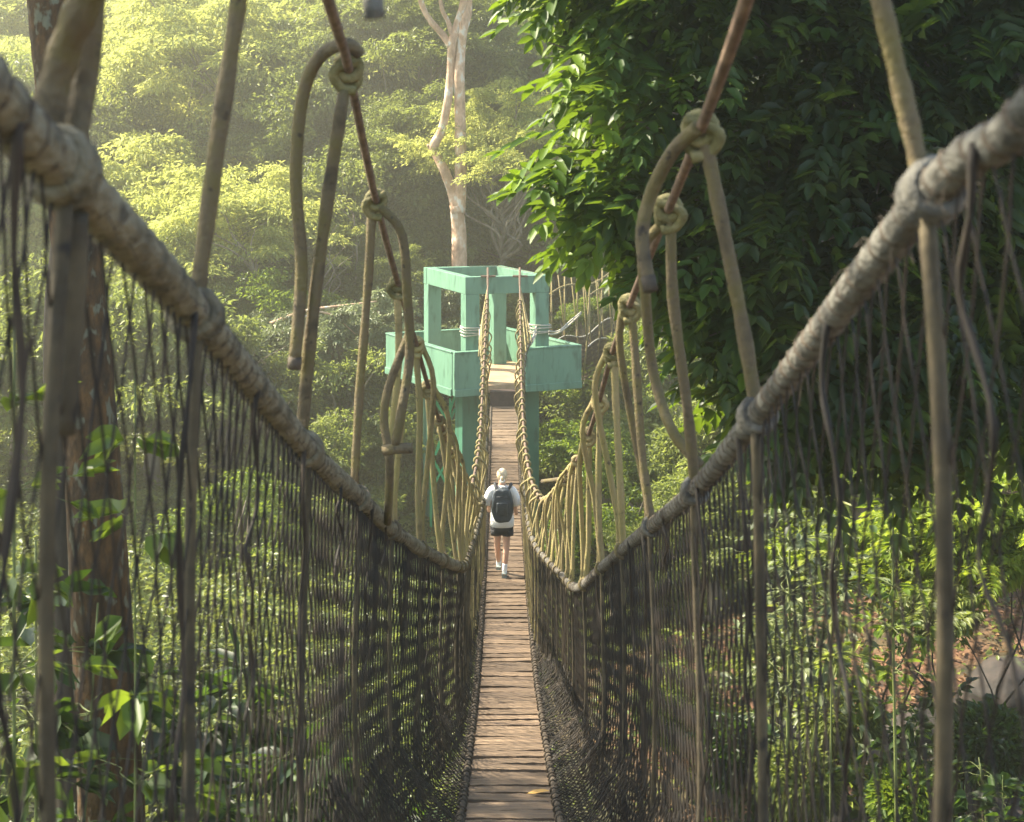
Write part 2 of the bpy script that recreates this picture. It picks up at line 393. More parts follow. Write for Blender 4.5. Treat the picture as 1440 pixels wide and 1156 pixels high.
# ------------------------------------------------------------ green concrete tower
def tower():
    root = empty('bridge_tower', (-.8, 39.5, H(-.8, 39.5)))
    tag(root, 'pale green concrete tower with open frame top and walled platform at the bridge end', 'tower')
    b0 = root.location.copy()
    def put(mb, name, m, bevel=.012):
        o = mb.build(name, m, None, smooth=False, bevel=bevel)
        o.parent = root; o.location = -b0; return o
    v2 = lambda p: Vector((p.x, p.y))
    # parapet ring
    Pf = v2(P(639, 498, 36.5)); Pl = v2(P(542.5, 469, 40.3)); Pr = v2(P(818, 487.5, 37.9)); Pb = Pl+Pr-Pf
    zt, zb = -5.44, -6.53
    th = .14; cen = (Pl+Pr)/2
    def wall(a, b, name='parapet', z0=zb, z1=zt, t=th, shrink=(0, 0)):
        d = (b-a).normalized(); n = Vector((-d.y, d.x))
        if n.dot(cen-(a+b)/2) < 0: n = -n
        a2 = a+d*shrink[0]; b2 = b-d*shrink[1]
        mb = MB(); mb.prism([a2, b2, b2+n*t, a2+n*t] if (b2-a2).cross(n) > 0 else [a2, a2+n*t, b2+n*t, b2], z0, z1)
        # lower lip, proud of the wall
        mb.prism([a2-n*.035, b2-n*.035, b2-n*.003, a2-n*.003] if (b2-a2).cross(n) > 0 else [a2-n*.035, a2-n*.003, b2-n*.003, b2-n*.035], z0-.02, z0+.17)
        mb.prism([a2-n*.02, b2-n*.02, b2+n*(t+.02), a2+n*(t+.02)] if (b2-a2).cross(n) > 0 else [a2-n*.02, a2+n*(t+.02), b2+n*(t+.02), b2-n*.02], z1+.002, z1+.045)
        return put(mb, name, M['paint'])
    d = (Pr-Pf).normalized(); w = (Pr-Pf).length
    def at_px(px):                                       # where the ray px crosses the front wall line
        k = (px-720)/F; t = (k*Pf.y-Pf.x)/(d.x-k*d.y); return t
    t1, t2 = at_px(679), at_px(739)
    wall(Pf, Pf+d*t1); wall(Pf+d*t2, Pr)
    wall(Pl, Pf, shrink=(0, th+.004)); wall(Pl, Pb, shrink=(th+.004, 0)); 
    dr = (Pb-Pr).normalized(); lr = (Pb-Pr).length
    wall(Pr, Pr+dr*(lr*.42), shrink=(th+.004, 0)); wall(Pr+dr*(lr*.72), Pb, shrink=(0, th+.004))
    # floor slab
    inn = [Pf, Pr, Pb, Pl]; c2 = sum(inn, Vector((0, 0)))/4
    put(MB().prism([c2+(q-c2)*.955 for q in inn], zb+.02, zb+.21), 'floor_slab', M['sandfloor'])
    put(MB().box((P(709.5, 0, 36.6).x, 36.72, -6.72), (.74, .34, .62)), 'threshold', M['plank_edge'])
    # frame
    A = v2(P(655, 390, 37.3)); C = v2(P(772, 389, 37.85)); B = v2(P(596, 376, 40.3)); Dd = B+C-A
    ux = (C-A).normalized(); uy = (B-A).normalized()
    ztop = -3.54; bh = .46; pw = .38
    zf = zb+.212
    for q, sx, sy in ((A, 1, 1), (C, -1, 1), (B, 1, -1), (Dd, -1, -1)):
        a = q; b = q+ux*pw*sx*.98; c = b+uy*pw*sy*.98; e = q+uy*pw*sy*.98
        poly = [a, b, c, e]
        if sx*sy < 0: poly = poly[::-1]
        put(MB().prism(poly, zf, ztop-bh), 'post', M['paint'])
    def beam(a, b, n, s0, s1):
        dd = (b-a).normalized(); a2 = a+dd*s0; b2 = b-dd*s1; t = .24
        poly = [a2, b2, b2+n*t, a2+n*t]
        if (b2-a2).cross(n) < 0: poly = poly[::-1]
        put(MB().prism(poly, ztop-bh+.003, ztop), 'beam', M['paint'])
    beam(A-ux*.01, C+ux*.01, uy, 0, 0); beam(B-ux*.01, Dd+ux*.01, -uy, 0, 0)
    beam(A, B, ux, .243, .243); beam(C, Dd, -ux, .243, .243)
    # legs under the platform
    def leg(px0, px1, z, dep=.55):
        x0 = (px0-720)*z/F; x1 = (px1-720)*z/F
        a = Vector((x0, z)); w2 = (x1-x0)
        u1 = Vector((.94, .342)); u2 = Vector((-.342, .94))
        poly = [a+u2*(w2*.3), a, a+u1*w2*.8+Vector((0,0)), a+u1*w2*.8+u2*w2*.9, a+u2*w2*.9]
        poly = [a, a+u1*w2*.78, a+u1*w2*.78+u2*w2*.8, a+u2*w2*.8]
        put(MB().prism(poly, H(a.x, z)-1.2, zb-.004), 'leg', M['paint_leg_shade'])
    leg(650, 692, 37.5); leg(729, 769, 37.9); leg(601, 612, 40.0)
    lx = P(676, 0, 41.3).x
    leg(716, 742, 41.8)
    mb = MB(); mb.box(((600-720)*40.4/F+.02, 40.2, -10), (.20, .2, 6.9)); put(mb, 'leg', M['paint'])
    # bright green steel lattice behind the left leg
    mb = MB()
    zz = 39.2
    pts = [(608,556,634,640),(640,556,612,640),(612,640,640,575),(608,556,634,600),(606,556,606,760),(633,560,633,700),(606,690,633,640),(606,640,633,690)]
    for a, b, c, e in pts:
        mb.tube([P(a, b, zz), P(c, e, zz+.05)], .045, 4)
    put(mb, 'steel_lattice', M['bright_green'], 0)
    mb = MB(); mb.tube([P(660, 375, 38.2), P(700, 374, 40.4), P(770, 387, 38)], .008, 4)
    for px in (686, 731):
        mb2 = MB(); mb2.tube([P(px-10, 388.5, 37.3), P(px+11, 388.5, 37.35)], .03, 6); mb2.tube([P(px, 377, 37.6), P(px, 388, 37.2), P(px, 402, 36.95)], .03, 6)
        put(mb2, 'cable_anchor', M['cable'], 0)
    put(mb, 'tie_wire', M['cable'], 0)
    return root
tower()

# ------------------------------------------------------------ the rope bridge
def deck_h(z): return -1.84-.3635*z+.0063*z*z
def deck_x(z): return .06-.0072*z
HW = .325
def hw(z): return HW+.03*max(0, min(1, (16-z)/6))
class Curve3:
    def __init__(s, pts):
        p = cr(pts, 10); s.z = [q.y for q in p]; s.x = [q.x for q in p]; s.h = [q.z for q in p]
    def __call__(s, z): return Vector((np.interp(z, s.z, s.x), z, np.interp(z, s.z, s.h)))
MR = Curve3([(.52,.8,1.45),(.56,2.2,.86)]+[P(*q) for q in ((1050,0,3.5),(985,183,4.7),(940,295,6.1),(885,430,8),(860,500,9.6),(838,580,11.4),(820,630,12.8),(797,672,15),(768,704,17.8),(752,688,19.5),(743,658,21),(737,612,23.5),(734,556,26.5),(732,480,30.8),(731,402,36.9))])
ML = Curve3([(-.48,.8,1.35),(-.52,2.4,.9)]+[P(*q) for q in ((455,-20,4.2),(480,60,5),(490,97,5.8),(527,275,7.6),(560,400,9.4),(587,490,11),(607,560,12.6),(628,620,14.6),(643,665,16.2),(657,704,18),(662,688,19.5),(670,652,21),(675,612,23.5),(678,556,26.5),(682,480,30.8),(686,402,36.9))])
HR = Curve3([(.9,.8,.78),(.89,1.8,.32)]+[P(*q) for q in ((1440,170,2.45),(1300,283,2.95),(1065,585,4.75),(978,690,6.3),(917,740,8),(876,774,9.7),(840,805,11.6),(812,827,13.1),(790,808,14.8),(769,787,16.4),(752,765,18),(744,738,20),(739,690,23),(736,630,26),(735,560,29),(738,500,33),(748,476,36.3))])
HL = Curve3([(-.86,.8,.72),(-.86,1.7,.36)]+[P(*q) for q in ((0,150,2.4),(95,248,2.8),(275,443,3.9),(430,632,6),(503,700,7.9),(550,745,9.7),(600,777,11.6),(648,797,14),(658,780,16),(664,762,18),(672,735,20),(680,690,23),(682,630,26),(683,560,29),(678,503,33),(675,476,36.3))])
def netpt(hand, side, z, t):
    a = hand(z); dx = deck_x(z)+side*hw(z); dh = deck_h(z)-.03
    u = min(1, t/.78); low = dh-.10
    h = a.z+(low-a.z)*u; k = 0
    if t > .78: k = (t-.78)/.22; h = low+(dh-low)*k**2
    k = k*.97+.03*u
    x = a.x+(dx-a.x)*k+side*.05*math.sin(math.pi*u)*max(0, 1-z/26)
    return Vector((x, z, h))
bridge = empty('rope_bridge', (0, 20, deck_h(20)))
tag(bridge, 'long sagging rope footbridge with plank deck and net sides running to the green tower', 'bridge')
BO = bridge.location.copy()
def bput(mb, name, m, parent=None, smooth=True, origin=None):
    org = Vector(origin) if origin is not None else BO
    me_o = mb.build(name, m, None, smooth=smooth, origin=org)
    if parent is None: me_o.parent = bridge; me_o.location = org-BO
    else:
        me_o.parent = parent; me_o.location = org-(parent['_w'] if False else PW[parent.name])
    PW[me_o.name] = org
    return me_o
PW = {}
def zr(a, b, st):
    n = max(2, int((b-a)/st)); return [a+(b-a)*i/n for i in range(n+1)]
for nm, cv, side in (('R', MR, 1), ('L', ML, -1)):
    mb = MB(); pts = [cv(z) for z in zr(.9, 36.9, .25)]
    mb.tube(pts, .020, 8); bput(mb, 'main_cable', M['cable'])
def hand_core(cv, r, side, m):
    # core with slight swelling between the turns of its lashing
    pts = []; rad = []; s = 0; prev = None
    zz = zr(.9, 16, .02)+zr(16.05, 36.3, .12)[1:]
    for z in zz:
        p = cv(z)
        if prev is not None: s += (p-prev).length
        prev = p; pts.append(p); rad.append(r*(1+.16*abs(math.sin(math.pi*s/.105))**.7+.05*math.sin(s*3.1))*(1 if z < 14 else .8))
    mb = MB(); mb.tube(pts, rad, 10, wob=.05); core = bput(mb, 'hand_rope', m)
    mb = MB(); s = 0; pts = []; prev = None; prevz = .9
    T = None
    for z in zr(1.0, 30, .012):
        p = cv(z); q = cv(z+.05); t = (q-p).normalized()
        if prev is not None: s += (p-prev).length
        prev = p
        u = Vector((0, 0, 1)).cross(t).normalized(); w = t.cross(u)
        a = 2*math.pi*s/.105
        rr = r*(1.035 if z < 14 else .86)*(1+.02*math.sin(s*17))
        pts.append(p+u*rr*math.cos(a)+w*rr*math.sin(a))
    mb.tube(pts, .0075, 4, wob=.3); bput(mb, 'lashing', M['lash'], core)
    return core
HRc = hand_core(HR, .037, 1, M['handrope_grey'])
HLc = hand_core(HL, .047, -1, M['handrope'])
def fibres(cv, r, core):
    mb = MB()
    for i in range(230):
        z = 1.9+6.5*random.random()**1.3; p = cv(z); t = (cv(z+.05)-cv(z-.05)).normalized()
        a = random.uniform(0, 6.28); u = Vector((0, 0, 1)).cross(t).normalized(); w = t.cross(u)
        n_ = u*math.cos(a)+w*math.sin(a); q = p+n_*r; l = random.uniform(.012, .05)
        mb.tube([q, q+n_*l*.6+t*random.uniform(-.02, .02), q+n_*l+t*random.uniform(-.04, .04)+Vector((0, 0, -l*.6))], .0013, 3, cap=False)
    o = bput(mb, 'loose_fibres', M['lash'], core); o['kind'] = 'stuff'
fibres(HR, .037, HRc); fibres(HL, .047, HLc)
def net(cv, side):
    mb = MB(); cell = .15; z = 1.5; k = 0; rows0 = 20
    while z < 33.2:
        for ph in (0, 1):
            pts = []
            rows = rows0
            for j in range(rows+1):
                off = (.5*cell if (j+ph) % 2 else 0)*(.9+.2*random.random())+ph*.5*cell
                t = j/rows
                zz = z+off+.05*math.sin(j*.5+z*1.7)*max(0, 1-z/14)+random.uniform(-.006, .006)
                p = netpt(cv, side, zz, t)
                p.x += side*.02*noise.noise(Vector((zz*1.5, t*4, side)))*1.5
                p.z += .02*noise.noise(Vector((zz*2, t*5, 5)))
                pts.append(p)
            if z < 9: pts = cr(pts, 2)
            mb.tube(pts, .0033+.0026*min(1, z/11), 3, cap=False)
        z += cell; k += 1; cell = .15-.045*min(1, z/13)
    nt_ = bput(mb, 'side_net', M['net'])
    # slack lower layer of netting gathered beside the deck
    mb = MB(); z = 4.5
    while z < 33:
        for ph in (0, 1):
            pts = []
            for j in range(10):
                t = .62+.38*j/9; off = (.065 if (j+ph) % 2 else 0)+.065*ph
                zz = z+off+random.uniform(-.01, .01); a0 = netpt(cv, side, zz, .50+.16*noise.noise(Vector((z*.8, side, 4)))); a1 = Vector((deck_x(zz)+side*(hw(zz)+.02), zz, deck_h(zz)+.03)); f = j/9
                p = a0.lerp(a1, f); p.x += side*(.07*math.sin(math.pi*f)+.03*noise.noise(Vector((z*2, f*3, 1)))); p.z += .04*noise.noise(Vector((z*2.3, f*3, 6)))
                pts.append(p)
            mb.tube(pts, .0052, 3, cap=False)
        z += .13
    bput(mb, 'net_hem', M['net'])
    for i in range(9):
        z = 2.6+i*1.1+random.uniform(-.2, .2); pts = []; l = random.uniform(.12, .6); ph = random.uniform(0, 6)
        for k in range(9):
            p = netpt(cv, side, z+.05*math.sin(k*1.7+ph)+.08*k/9*random.uniform(-1, 1), l*k/8)
            p.x += -side*.03+random.uniform(-.012, .012); pts.append(p)
        m2 = MB(); m2.tube(cr(pts, 3), lambda f: .009*(1-.5*f)*(1+.3*math.sin(f*40)), 5); bput(m2, 'net_fold', M['net'], nt_)
    return nt_
NR = net(HR, 1); NL = net(HL, -1)
for cv, side in ((HR, 1), (HL, -1)):
    mb = MB()
    mb.tube([Vector((deck_x(z)+side*(hw(z)+.01), z, deck_h(z)+.0)) for z in zr(1.5, 36.3, .3)], .028, 6)
    # cord loops that tie the net to the deck edge
    for i, z in enumerate(zr(8, 34, .16)):
        c = Vector((deck_x(z)+side*(hw(z)+.005), z+random.uniform(-.03, .03), deck_h(z)+.02))
        mb.torus(c, (random.uniform(-.4, .4), 1, random.uniform(-.4, .4)), .034, .009, 8, 4)
    bput(mb, 'deck_edge_rope', M['lash'])

# droppers
def coil(mb, cv, z, r, turns=3, tr=.02, gap=None):
    p = cv(z); t = (cv(z+.06)-cv(z-.06)).normalized(); gap = gap or tr*1.8
    for k in range(turns):
        mb.torus(p+t*(k-(turns-1)/2)*gap, t+Vector((random.uniform(-.15,.15),)*3), r+tr*.65, tr, 14, 6)
def dropper(side, zh, zm=None, kind=0, tail=None, top=None, cr_=.024, up_pts=None, down=True, hoff=.0, both=True):
    main = MR if side > 0 else ML; hand = HR if side > 0 else HL; hr = .037 if side > 0 else .047
    zm = zm or zh
    T = top if top is not None else main(zm); B = hand(zh)
    far = zh > 13
    ns = 5 if far else 8
    rr = cr_ if not far else .019
    mb = MB()
    j = lambda s: Vector((random.uniform(-s, s), random.uniform(-s, s), 0))
    pts = up_pts or [T+Vector((side*.01, 0, 0)), T.lerp(B, .3)+j(.02), T.lerp(B, .7)+j(.025), B]
    mb.tube(cr(pts, 5), (lambda f, q=random.random()*6: rr*(1+.07*math.sin(f*31+q)+.05*math.sin(f*13+q))), ns, wob=.06)
    if both and tail is None:
        B2 = hand(zh+random.uniform(.18, .35)); bow = random.uniform(.04, .15)
        c = [T+Vector((-side*.03, .03, .02)), T.lerp(B2, .18)+Vector((-side*bow, .06, 0)), T.lerp(B2, .55)+Vector((-side*bow*.4, .08, 0))+j(.02), T.lerp(B2, .85)+Vector((side*.01, 0, 0)), B2]
        mb.tube(cr(c, 4), rr*.9, ns)
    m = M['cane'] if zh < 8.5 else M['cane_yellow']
    o = bput(mb, 'dropper', m, origin=B)
    # hitch over the main cable
    mk = MB()
    if top is None:
        t = (main(zm+.06)-main(zm-.06)).normalized()
        p = main(zm)
        if far:
            mk.torus(p, t+Vector((.2*side, 0, .2)), .038, .023, 10, 5)
            mk.torus(p+t*.05+Vector((0, 0, -.015)), t+Vector((-.2*side, 0, .1)), .03, .017, 10, 5)
        else:
            mk.torus(p+Vector((0, 0, .005)), t+Vector((.25*side, 0, .3)), .043, .024, 14, 7)
            mk.torus(p+t*.055+Vector((0, 0, -.02)), t+Vector((-.3*side, 0, .2)), .041, .023, 14, 7)
            mk.tube(cr([p+Vector((-side*.05, 0, .04)), p+Vector((side*.055, -.03, -.01)), p+Vector((side*.03, 0, -.075)), p+Vector((-side*.03, .01, -.09))], 5), .022, 7)
    kn = mk if top is None else None
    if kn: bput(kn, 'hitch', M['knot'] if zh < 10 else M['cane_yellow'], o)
    mk = MB()
    if not far:
        coil(mk, hand, zh, hr, 2 if zh > 6.8 else 3, .016 if zh > 6.8 else .019)
    else:
        mk.torus(hand(zh), hand(zh+.05)-hand(zh-.05), hr*.8+.012, .016, 10, 5)
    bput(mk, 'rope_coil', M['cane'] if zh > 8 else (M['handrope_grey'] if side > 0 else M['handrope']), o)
    if tail is not None:
        mt = MB(); c = cr(tail, 6); mt.tube(c, cr_, 8); bput(mt, 'rope_tail', M['cane'], o)
        me_ = MB(); d = (c[-1]-c[-2]).normalized(); me_.tube([c[-1]-d*.04, c[-1]+d*.012], cr_*1.08, 8); bput(me_, 'burnt_tip', M['lash'], o)
    if down and zh < 31:
        md = MB(); dense = 8 if not far else 4
        pts = [netpt(hand, side, zh+.03*math.sin(k*1.1+zh), k/dense*.78)-Vector((side*.012, 0, 0)) for k in range(dense+1)]
        md.tube(cr(pts, 3), (.018 if zh < 6 else .015) if not far else .013, 6 if not far else 4)
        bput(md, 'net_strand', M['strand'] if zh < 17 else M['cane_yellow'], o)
    return o
# right side, hand placed near ones
dropper(1, 2.9, top=P(1222, -70, 2.95), both=False, cr_=.021, up_pts=[P(1222, -70, 2.9), P(1262, 100, 2.9), P(1283, 190, 2.9), P(1301, 275, 2.9)])
dropper(1, 4.75, 4.7, tail=[P(982, 178, 4.65), P(945, 215, 4.75), P(915, 275, 4.85), P(903, 335, 4.85), P(914, 405, 4.8)])
dropper(1, 6.3, 6.1, tail=None, both=False)
mb = MB(); mb.tube(cr([P(935, 310, 6.2), P(905, 350, 6.3), P(908, 420, 6.4), P(918, 520, 6.5), P(945, 605, 6.4), P(985, 655, 6.3)], 6), .024, 8); bput(mb, 'dropper', M['cane'])
dropper(1, 8.0, 8.0); dropper(1, 9.7, 9.5); dropper(1, 11.2, 11.0); dropper(1, 12.5, 12.2)
# left side
dropper(-1, 2.75, top=P(140, -60, 2.75), both=False, cr_=.034, up_pts=[P(150, -60, 2.7), P(112, 20, 2.75), P(85, 90, 2.8), P(62, 190, 2.8), P(75, 250, 2.8)])
mb = MB(); mb.tube(cr([P(128, -60, 2.9), P(128, 30, 2.9), P(118, 120, 2.9), P(100, 215, 2.85)], 5), .027, 9); bput(mb, 'dropper', M['cane'])
mb = MB(); mb.tube(cr([P(105, 300, 2.85), P(103, 400, 2.85), P(95, 500, 2.85), P(88, 610, 2.85)], 5), .027, 9); bput(mb, 'rope_tail', M['strand'])
dropper(-1, 3.9, top=P(348, -90, 3.9), both=False, up_pts=[P(348, -90, 3.9), P(330, 40, 3.9), P(306, 200, 3.9), P(282, 380, 3.9), P(275, 425, 3.9)])
dropper(-1, 6.0, 5.8, up_pts=[P(484, 125, 5.8), P(458, 300, 5.9), P(436, 480, 5.95), P(424, 620, 6)], tail=[P(505, 75, 5.75), P(486, 62, 5.7), P(448, 82, 5.75), P(425, 140, 5.8), P(416, 250, 5.85), P(424, 380, 5.9), P(414, 515, 5.9)], cr_=.027)
dropper(-1, 7.9, 7.7, up_pts=[P(524, 285, 7.7), P(516, 420, 7.8), P(505, 560, 7.85), P(498, 690, 7.9)], both=False)
mb = MB(); mb.tube(cr([P(534, 290, 7.7), P(565, 330, 7.75), P(573, 420, 7.8), P(576, 500, 7.85), P(566, 570, 7.8), P(556, 625, 7.8)], 6), .026, 8); bput(mb, 'dropper', M['cane'])
mb = MB(); mb.tube([P(538, 634, 7.8), P(556, 631, 7.8), P(580, 630, 7.8)], .030, 8); bput(mb, 'cut_rope_end', M['cane'])
mb = MB(); mb.tube(cr([P(575, 470, 8.6), P(548, 540, 8.6), P(540, 590, 8.6), P(548, 650, 8.6), P(545, 735, 8.9)], 5), .026, 8); bput(mb, 'dropper', M['cane'])
dropper(-1, 9.7, 9.4); dropper(-1, 11.2, 10.9); dropper(-1, 12.5, 12.2)
mb = MB(); mb.tube([P(524, -40, 2.6), P(525, 8, 2.6), P(527, 26, 2.6)], .020, 8); bput(mb, 'rope_tail', M['handrope_grey'])
z = 13.6
while z < 35.6:
    for side in (1, -1): dropper(side, z+random.uniform(-.1, .1))
    z += .55
# short cane pieces and ties
def bit(name, pts, r, m, n=7):
    mb = MB(); mb.tube(cr(pts, 4), r, n); return bput(mb, name, m)
bit('cross_cane', [P(763, 677, 19.2), P(785, 674, 18.6), P(812, 668, 17.5)], .03, M['cane'])
bit('cross_cane', [P(641, 655, 17), P(655, 690, 17.8), P(662, 706, 18.4), P(680, 710, 18.4)], .024, M['cane'])
A_ = P(655, 390, 37.3); C_ = P(772, 389, 37.85)
ux_ = Vector((C_.x-A_.x, C_.y-A_.y, 0)).normalized(); uy_ = Vector((-ux_.y, ux_.x, 0))
for c0, sx, sd, hc in ((A_, 1, -1, HL), (C_, -1, 1, HR)):
    for k in range(4):
        h = -4.86-.07*k; g = .03+random.uniform(0, .02)
        q = [c0-ux_*g*sx-uy_*g, c0+ux_*(.38+g)*sx-uy_*g, c0+ux_*(.38+g)*sx+uy_*(.38+g), c0-ux_*g*sx+uy_*(.38+g)]
        q = [Vector((v.x, v.y, h+random.uniform(-.03, .03))) for v in q]; bit('post_wrap', q+[q[0]], .017, M['whiterope'], 5)
    for k in range(3):
        e = Vector((c0.x, c0.y, 0))+ux_*.36*sx-uy_*.04; e.z = -4.88-.1*k; p0 = hc(35.2-.5*k)
        bit('anchor_tie', [p0, p0.lerp(e, .5)+Vector((0, 0, -.07)), e], .022, M['whiterope'], 5)
# lines fanning from the tower anchors into the bundle
for px, sd in ((686, -1), (731, 1)):
    for k in range(5):
        e = (HL if sd < 0 else HR)(34.6-k*.8)+Vector((sd*random.uniform(-.05, .1), 0, random.uniform(0, .5)))
        top = P(px, 402, 36.95)
        bit('fan_line', [top, top.lerp(e, .5)+Vector((sd*random.uniform(-.02, .06), 0, -.05)), e], .016, M['cane_yellow'], 5)
# deck planks
pm = []
for i in range(6):
    bm = bmesh.new(); w = .235+random.uniform(-.03, .012)
    nx, ny = 10, 3
    vs = []
    for a in range(nx+1):
        for b in range(ny+1):
            x = -HW+2*HW*a/nx; y = -w/2+w*b/ny
            if b in (0, ny): y += random.uniform(-.008, .008)
            if a in (0, nx): x += random.uniform(-.012, .012)
            vs.append(bm.verts.new((x, y, .004*random.uniform(-1, 1))))
    for a in range(nx):
        for b in range(ny):
            q = a*(ny+1)+b; bm.faces.new((vs[q], vs[q+ny+1], vs[q+ny+2], vs[q+1]))
    r = bmesh.ops.extrude_face_region(bm, geom=bm.faces[:])
    bmesh.ops.translate(bm, verts=[v for v in r['geom'] if isinstance(v, bmesh.types.BMVert)], vec=(0, 0, .034))
    bmesh.ops.recalc_face_normals(bm, faces=bm.faces[:])
    me = D.meshes.new('plank'); bm.to_mesh(me); bm.free(); me.materials.append(M['plank']); pm.append(me)
run = MB(); z = 1.6; cnt = 0
while z < 36.35:
    sl_ = (deck_h(z+.1)-deck_h(z-.1))/.2
    rx = math.atan(sl_)+random.uniform(-.05, .05); rzz = random.uniform(-.045, .045); ry = random.uniform(-.02, .02)
    loc = Vector((deck_x(z)+random.uniform(-.012, .012), z, deck_h(z)+random.uniform(-.006, .006)-.034))
    if z > 8.6 and cnt < 100:
        o = link('plank', random.choice(pm), bridge, loc-BO); o.rotation_euler = (rx, ry, rzz)
        o.scale = (random.choice((-1, 1))*hw(z)/HW, 1, 1)
        cnt += 1
    else:
        Mx = (Matrix.Rotation(rzz, 3, 'Z') @ Matrix.Rotation(rx, 3, 'X'))
        run.box(loc+Vector((0, 0, .017)), (2*HW, .23, .034), Mx)
    z += .262
o = bput(run, 'plank_run', M['plank'], smooth=False); o['kind'] = 'stuff'
for sd in (-1, 1):
    mb = MB(); mb.tube([Vector((deck_x(z)+sd*.2, z, deck_h(z)-.085)) for z in zr(1.5, 36.4, .5)], .035, 6); bput(mb, 'deck_bearer', M['lash'])

# ------------------------------------------------------------ second bridge, behind and right of the tower
def bridge2():
    root = empty('rope_bridge', P(960, 480, 46)); tag(root, 'second rope footbridge with pink grey planks leaving the green tower to the right', 'bridge')
    o0 = root.location.copy()
    def put(mb, name, m):
        o = mb.build(name, m, None, origin=o0); o.parent = root; o.location = (0, 0, 0); return o
    deck = cr([P(800, 545, 40), P(870, 512, 43), P(940, 478, 46), P(1060, 440, 50), P(1180, 415, 54), P(1320, 392, 58), P(1480, 360, 60)], 8)
    mb = MB(); n = len(deck)
    side = [Vector((0, 0, 0))]*n
    for i in range(n-1):
        a, b = deck[i], deck[i+1]; t = (b-a).normalized(); u = Vector((0, 0, 1)).cross(t).normalized(); u.z = 0
        k = max(1, int((b-a).length/.25))
        for j in range(k):
            c = a.lerp(b, (j+.5)/k); w = t.cross(u)*-1
            Mx = Matrix((u, t, u.cross(t))).transposed()
            mb.box(c, (.75, .21, .04), Mx)
    put(mb, 'plank_deck', M['plank'])
    for s, dz in ((-1, 1.25), (1, 1.25)):
        mh = MB(); mm = MB(); md = MB(); mn = MB()
        hp = []; mp = []
        for i, q in enumerate(deck):
            t = (deck[min(i+1, n-1)]-deck[max(i-1, 0)]).normalized(); u = Vector((0, 0, 1)).cross(t).normalized()
            hp.append(q+u*s*.55+Vector((0, 0, 1.15+.12*math.sin(i*.9))))
            mp.append(q+u*s*.6+Vector((0, 0, 2.6+.1*math.sin(i*.7))))
            if i % 2 == 0:
                md.tube([q+u*s*.4, hp[-1], mp[-1]+Vector((.05, 0, .35))], .024, 5); md.tube([hp[-1]+Vector((.02,0,0)), mp[-1]+Vector((-.14, 0, .33))], .02, 5)
        mh.tube(cr(hp, 3), .018, 6); mm.tube(cr(mp, 3), .025, 6)
        put(mh, 'hand_rope', M['whiterope']); put(mm, 'main_cable', M['cane_yellow']); put(md, 'dropper', M['cane_yellow'])
        full = cr(hp, 6); bot = cr([q+(hp[i]-q)*.0+(Vector((hp[i].x-q.x, hp[i].y-q.y, 0))*.8) for i, q in enumerate(deck)], 6)
        L = len(full)
        for k in range(0, L-3):
            for (a, b) in ((0, 2), (2, 0)):
                for f in (0, .5):
                    p = full[k+a].lerp(full[min(k+a+1, L-1)], f); q = bot[k+b].lerp(bot[min(k+b+1, L-1)], f)
                    mn.tube([p, q], .0045, 3, cap=False)
        put(mn, 'side_net', M['net'])
    mt = MB(); mt.tube(cr([P(772, 470, 37.6), P(785, 468, 38.5), P(800, 457, 39.5), P(817, 441, 41)], 4), .024, 5)
    mt.tube(cr([P(772, 466, 37.6), P(786, 465, 38.5), P(800, 453, 39.5), P(817, 439, 41)], 4), .022, 5); put(mt, 'anchor_rope', M['whiterope'])
bridge2()

# ------------------------------------------------------------ person and backpack
def skin_obj(name, verts, edges, m, parent, sub=2, root=0):
    bm = bmesh.new(); ly = bm.verts.layers.skin.verify(); vs = []
    for i, v in enumerate(verts):
        b = bm.verts.new(v[0]); r = v[1]; b[ly].radius = (r, r) if not isinstance(r, tuple) else r
        b[ly].use_root = (i == root); vs.append(b)
    for a, b in edges: bm.edges.new((vs[a], vs[b]))
    me = D.meshes.new(name); bm.to_mesh(me); bm.free(); me.materials.append(m)
    o = link(name, me, parent)
    sk = o.modifiers.new('skin', 'SKIN'); sk.use_smooth_shade = True; sk.branch_smoothing = .3
    ss = o.modifiers.new('sub', 'SUBSURF'); ss.levels = sub; ss.render_levels = sub
    return o
def uvball(name, c, r, sc, m, parent, rot=(0,0,0)):
    bm = bmesh.new(); bmesh.ops.create_uvsphere(bm, u_segments=20, v_segments=14, radius=r)
    for f in bm.faces: f.smooth = True
    me = D.meshes.new(name); bm.to_mesh(me); bm.free(); me.materials.append(m)
    o = link(name, me, parent, c); o.scale = sc; o.rotation_euler = rot; return o
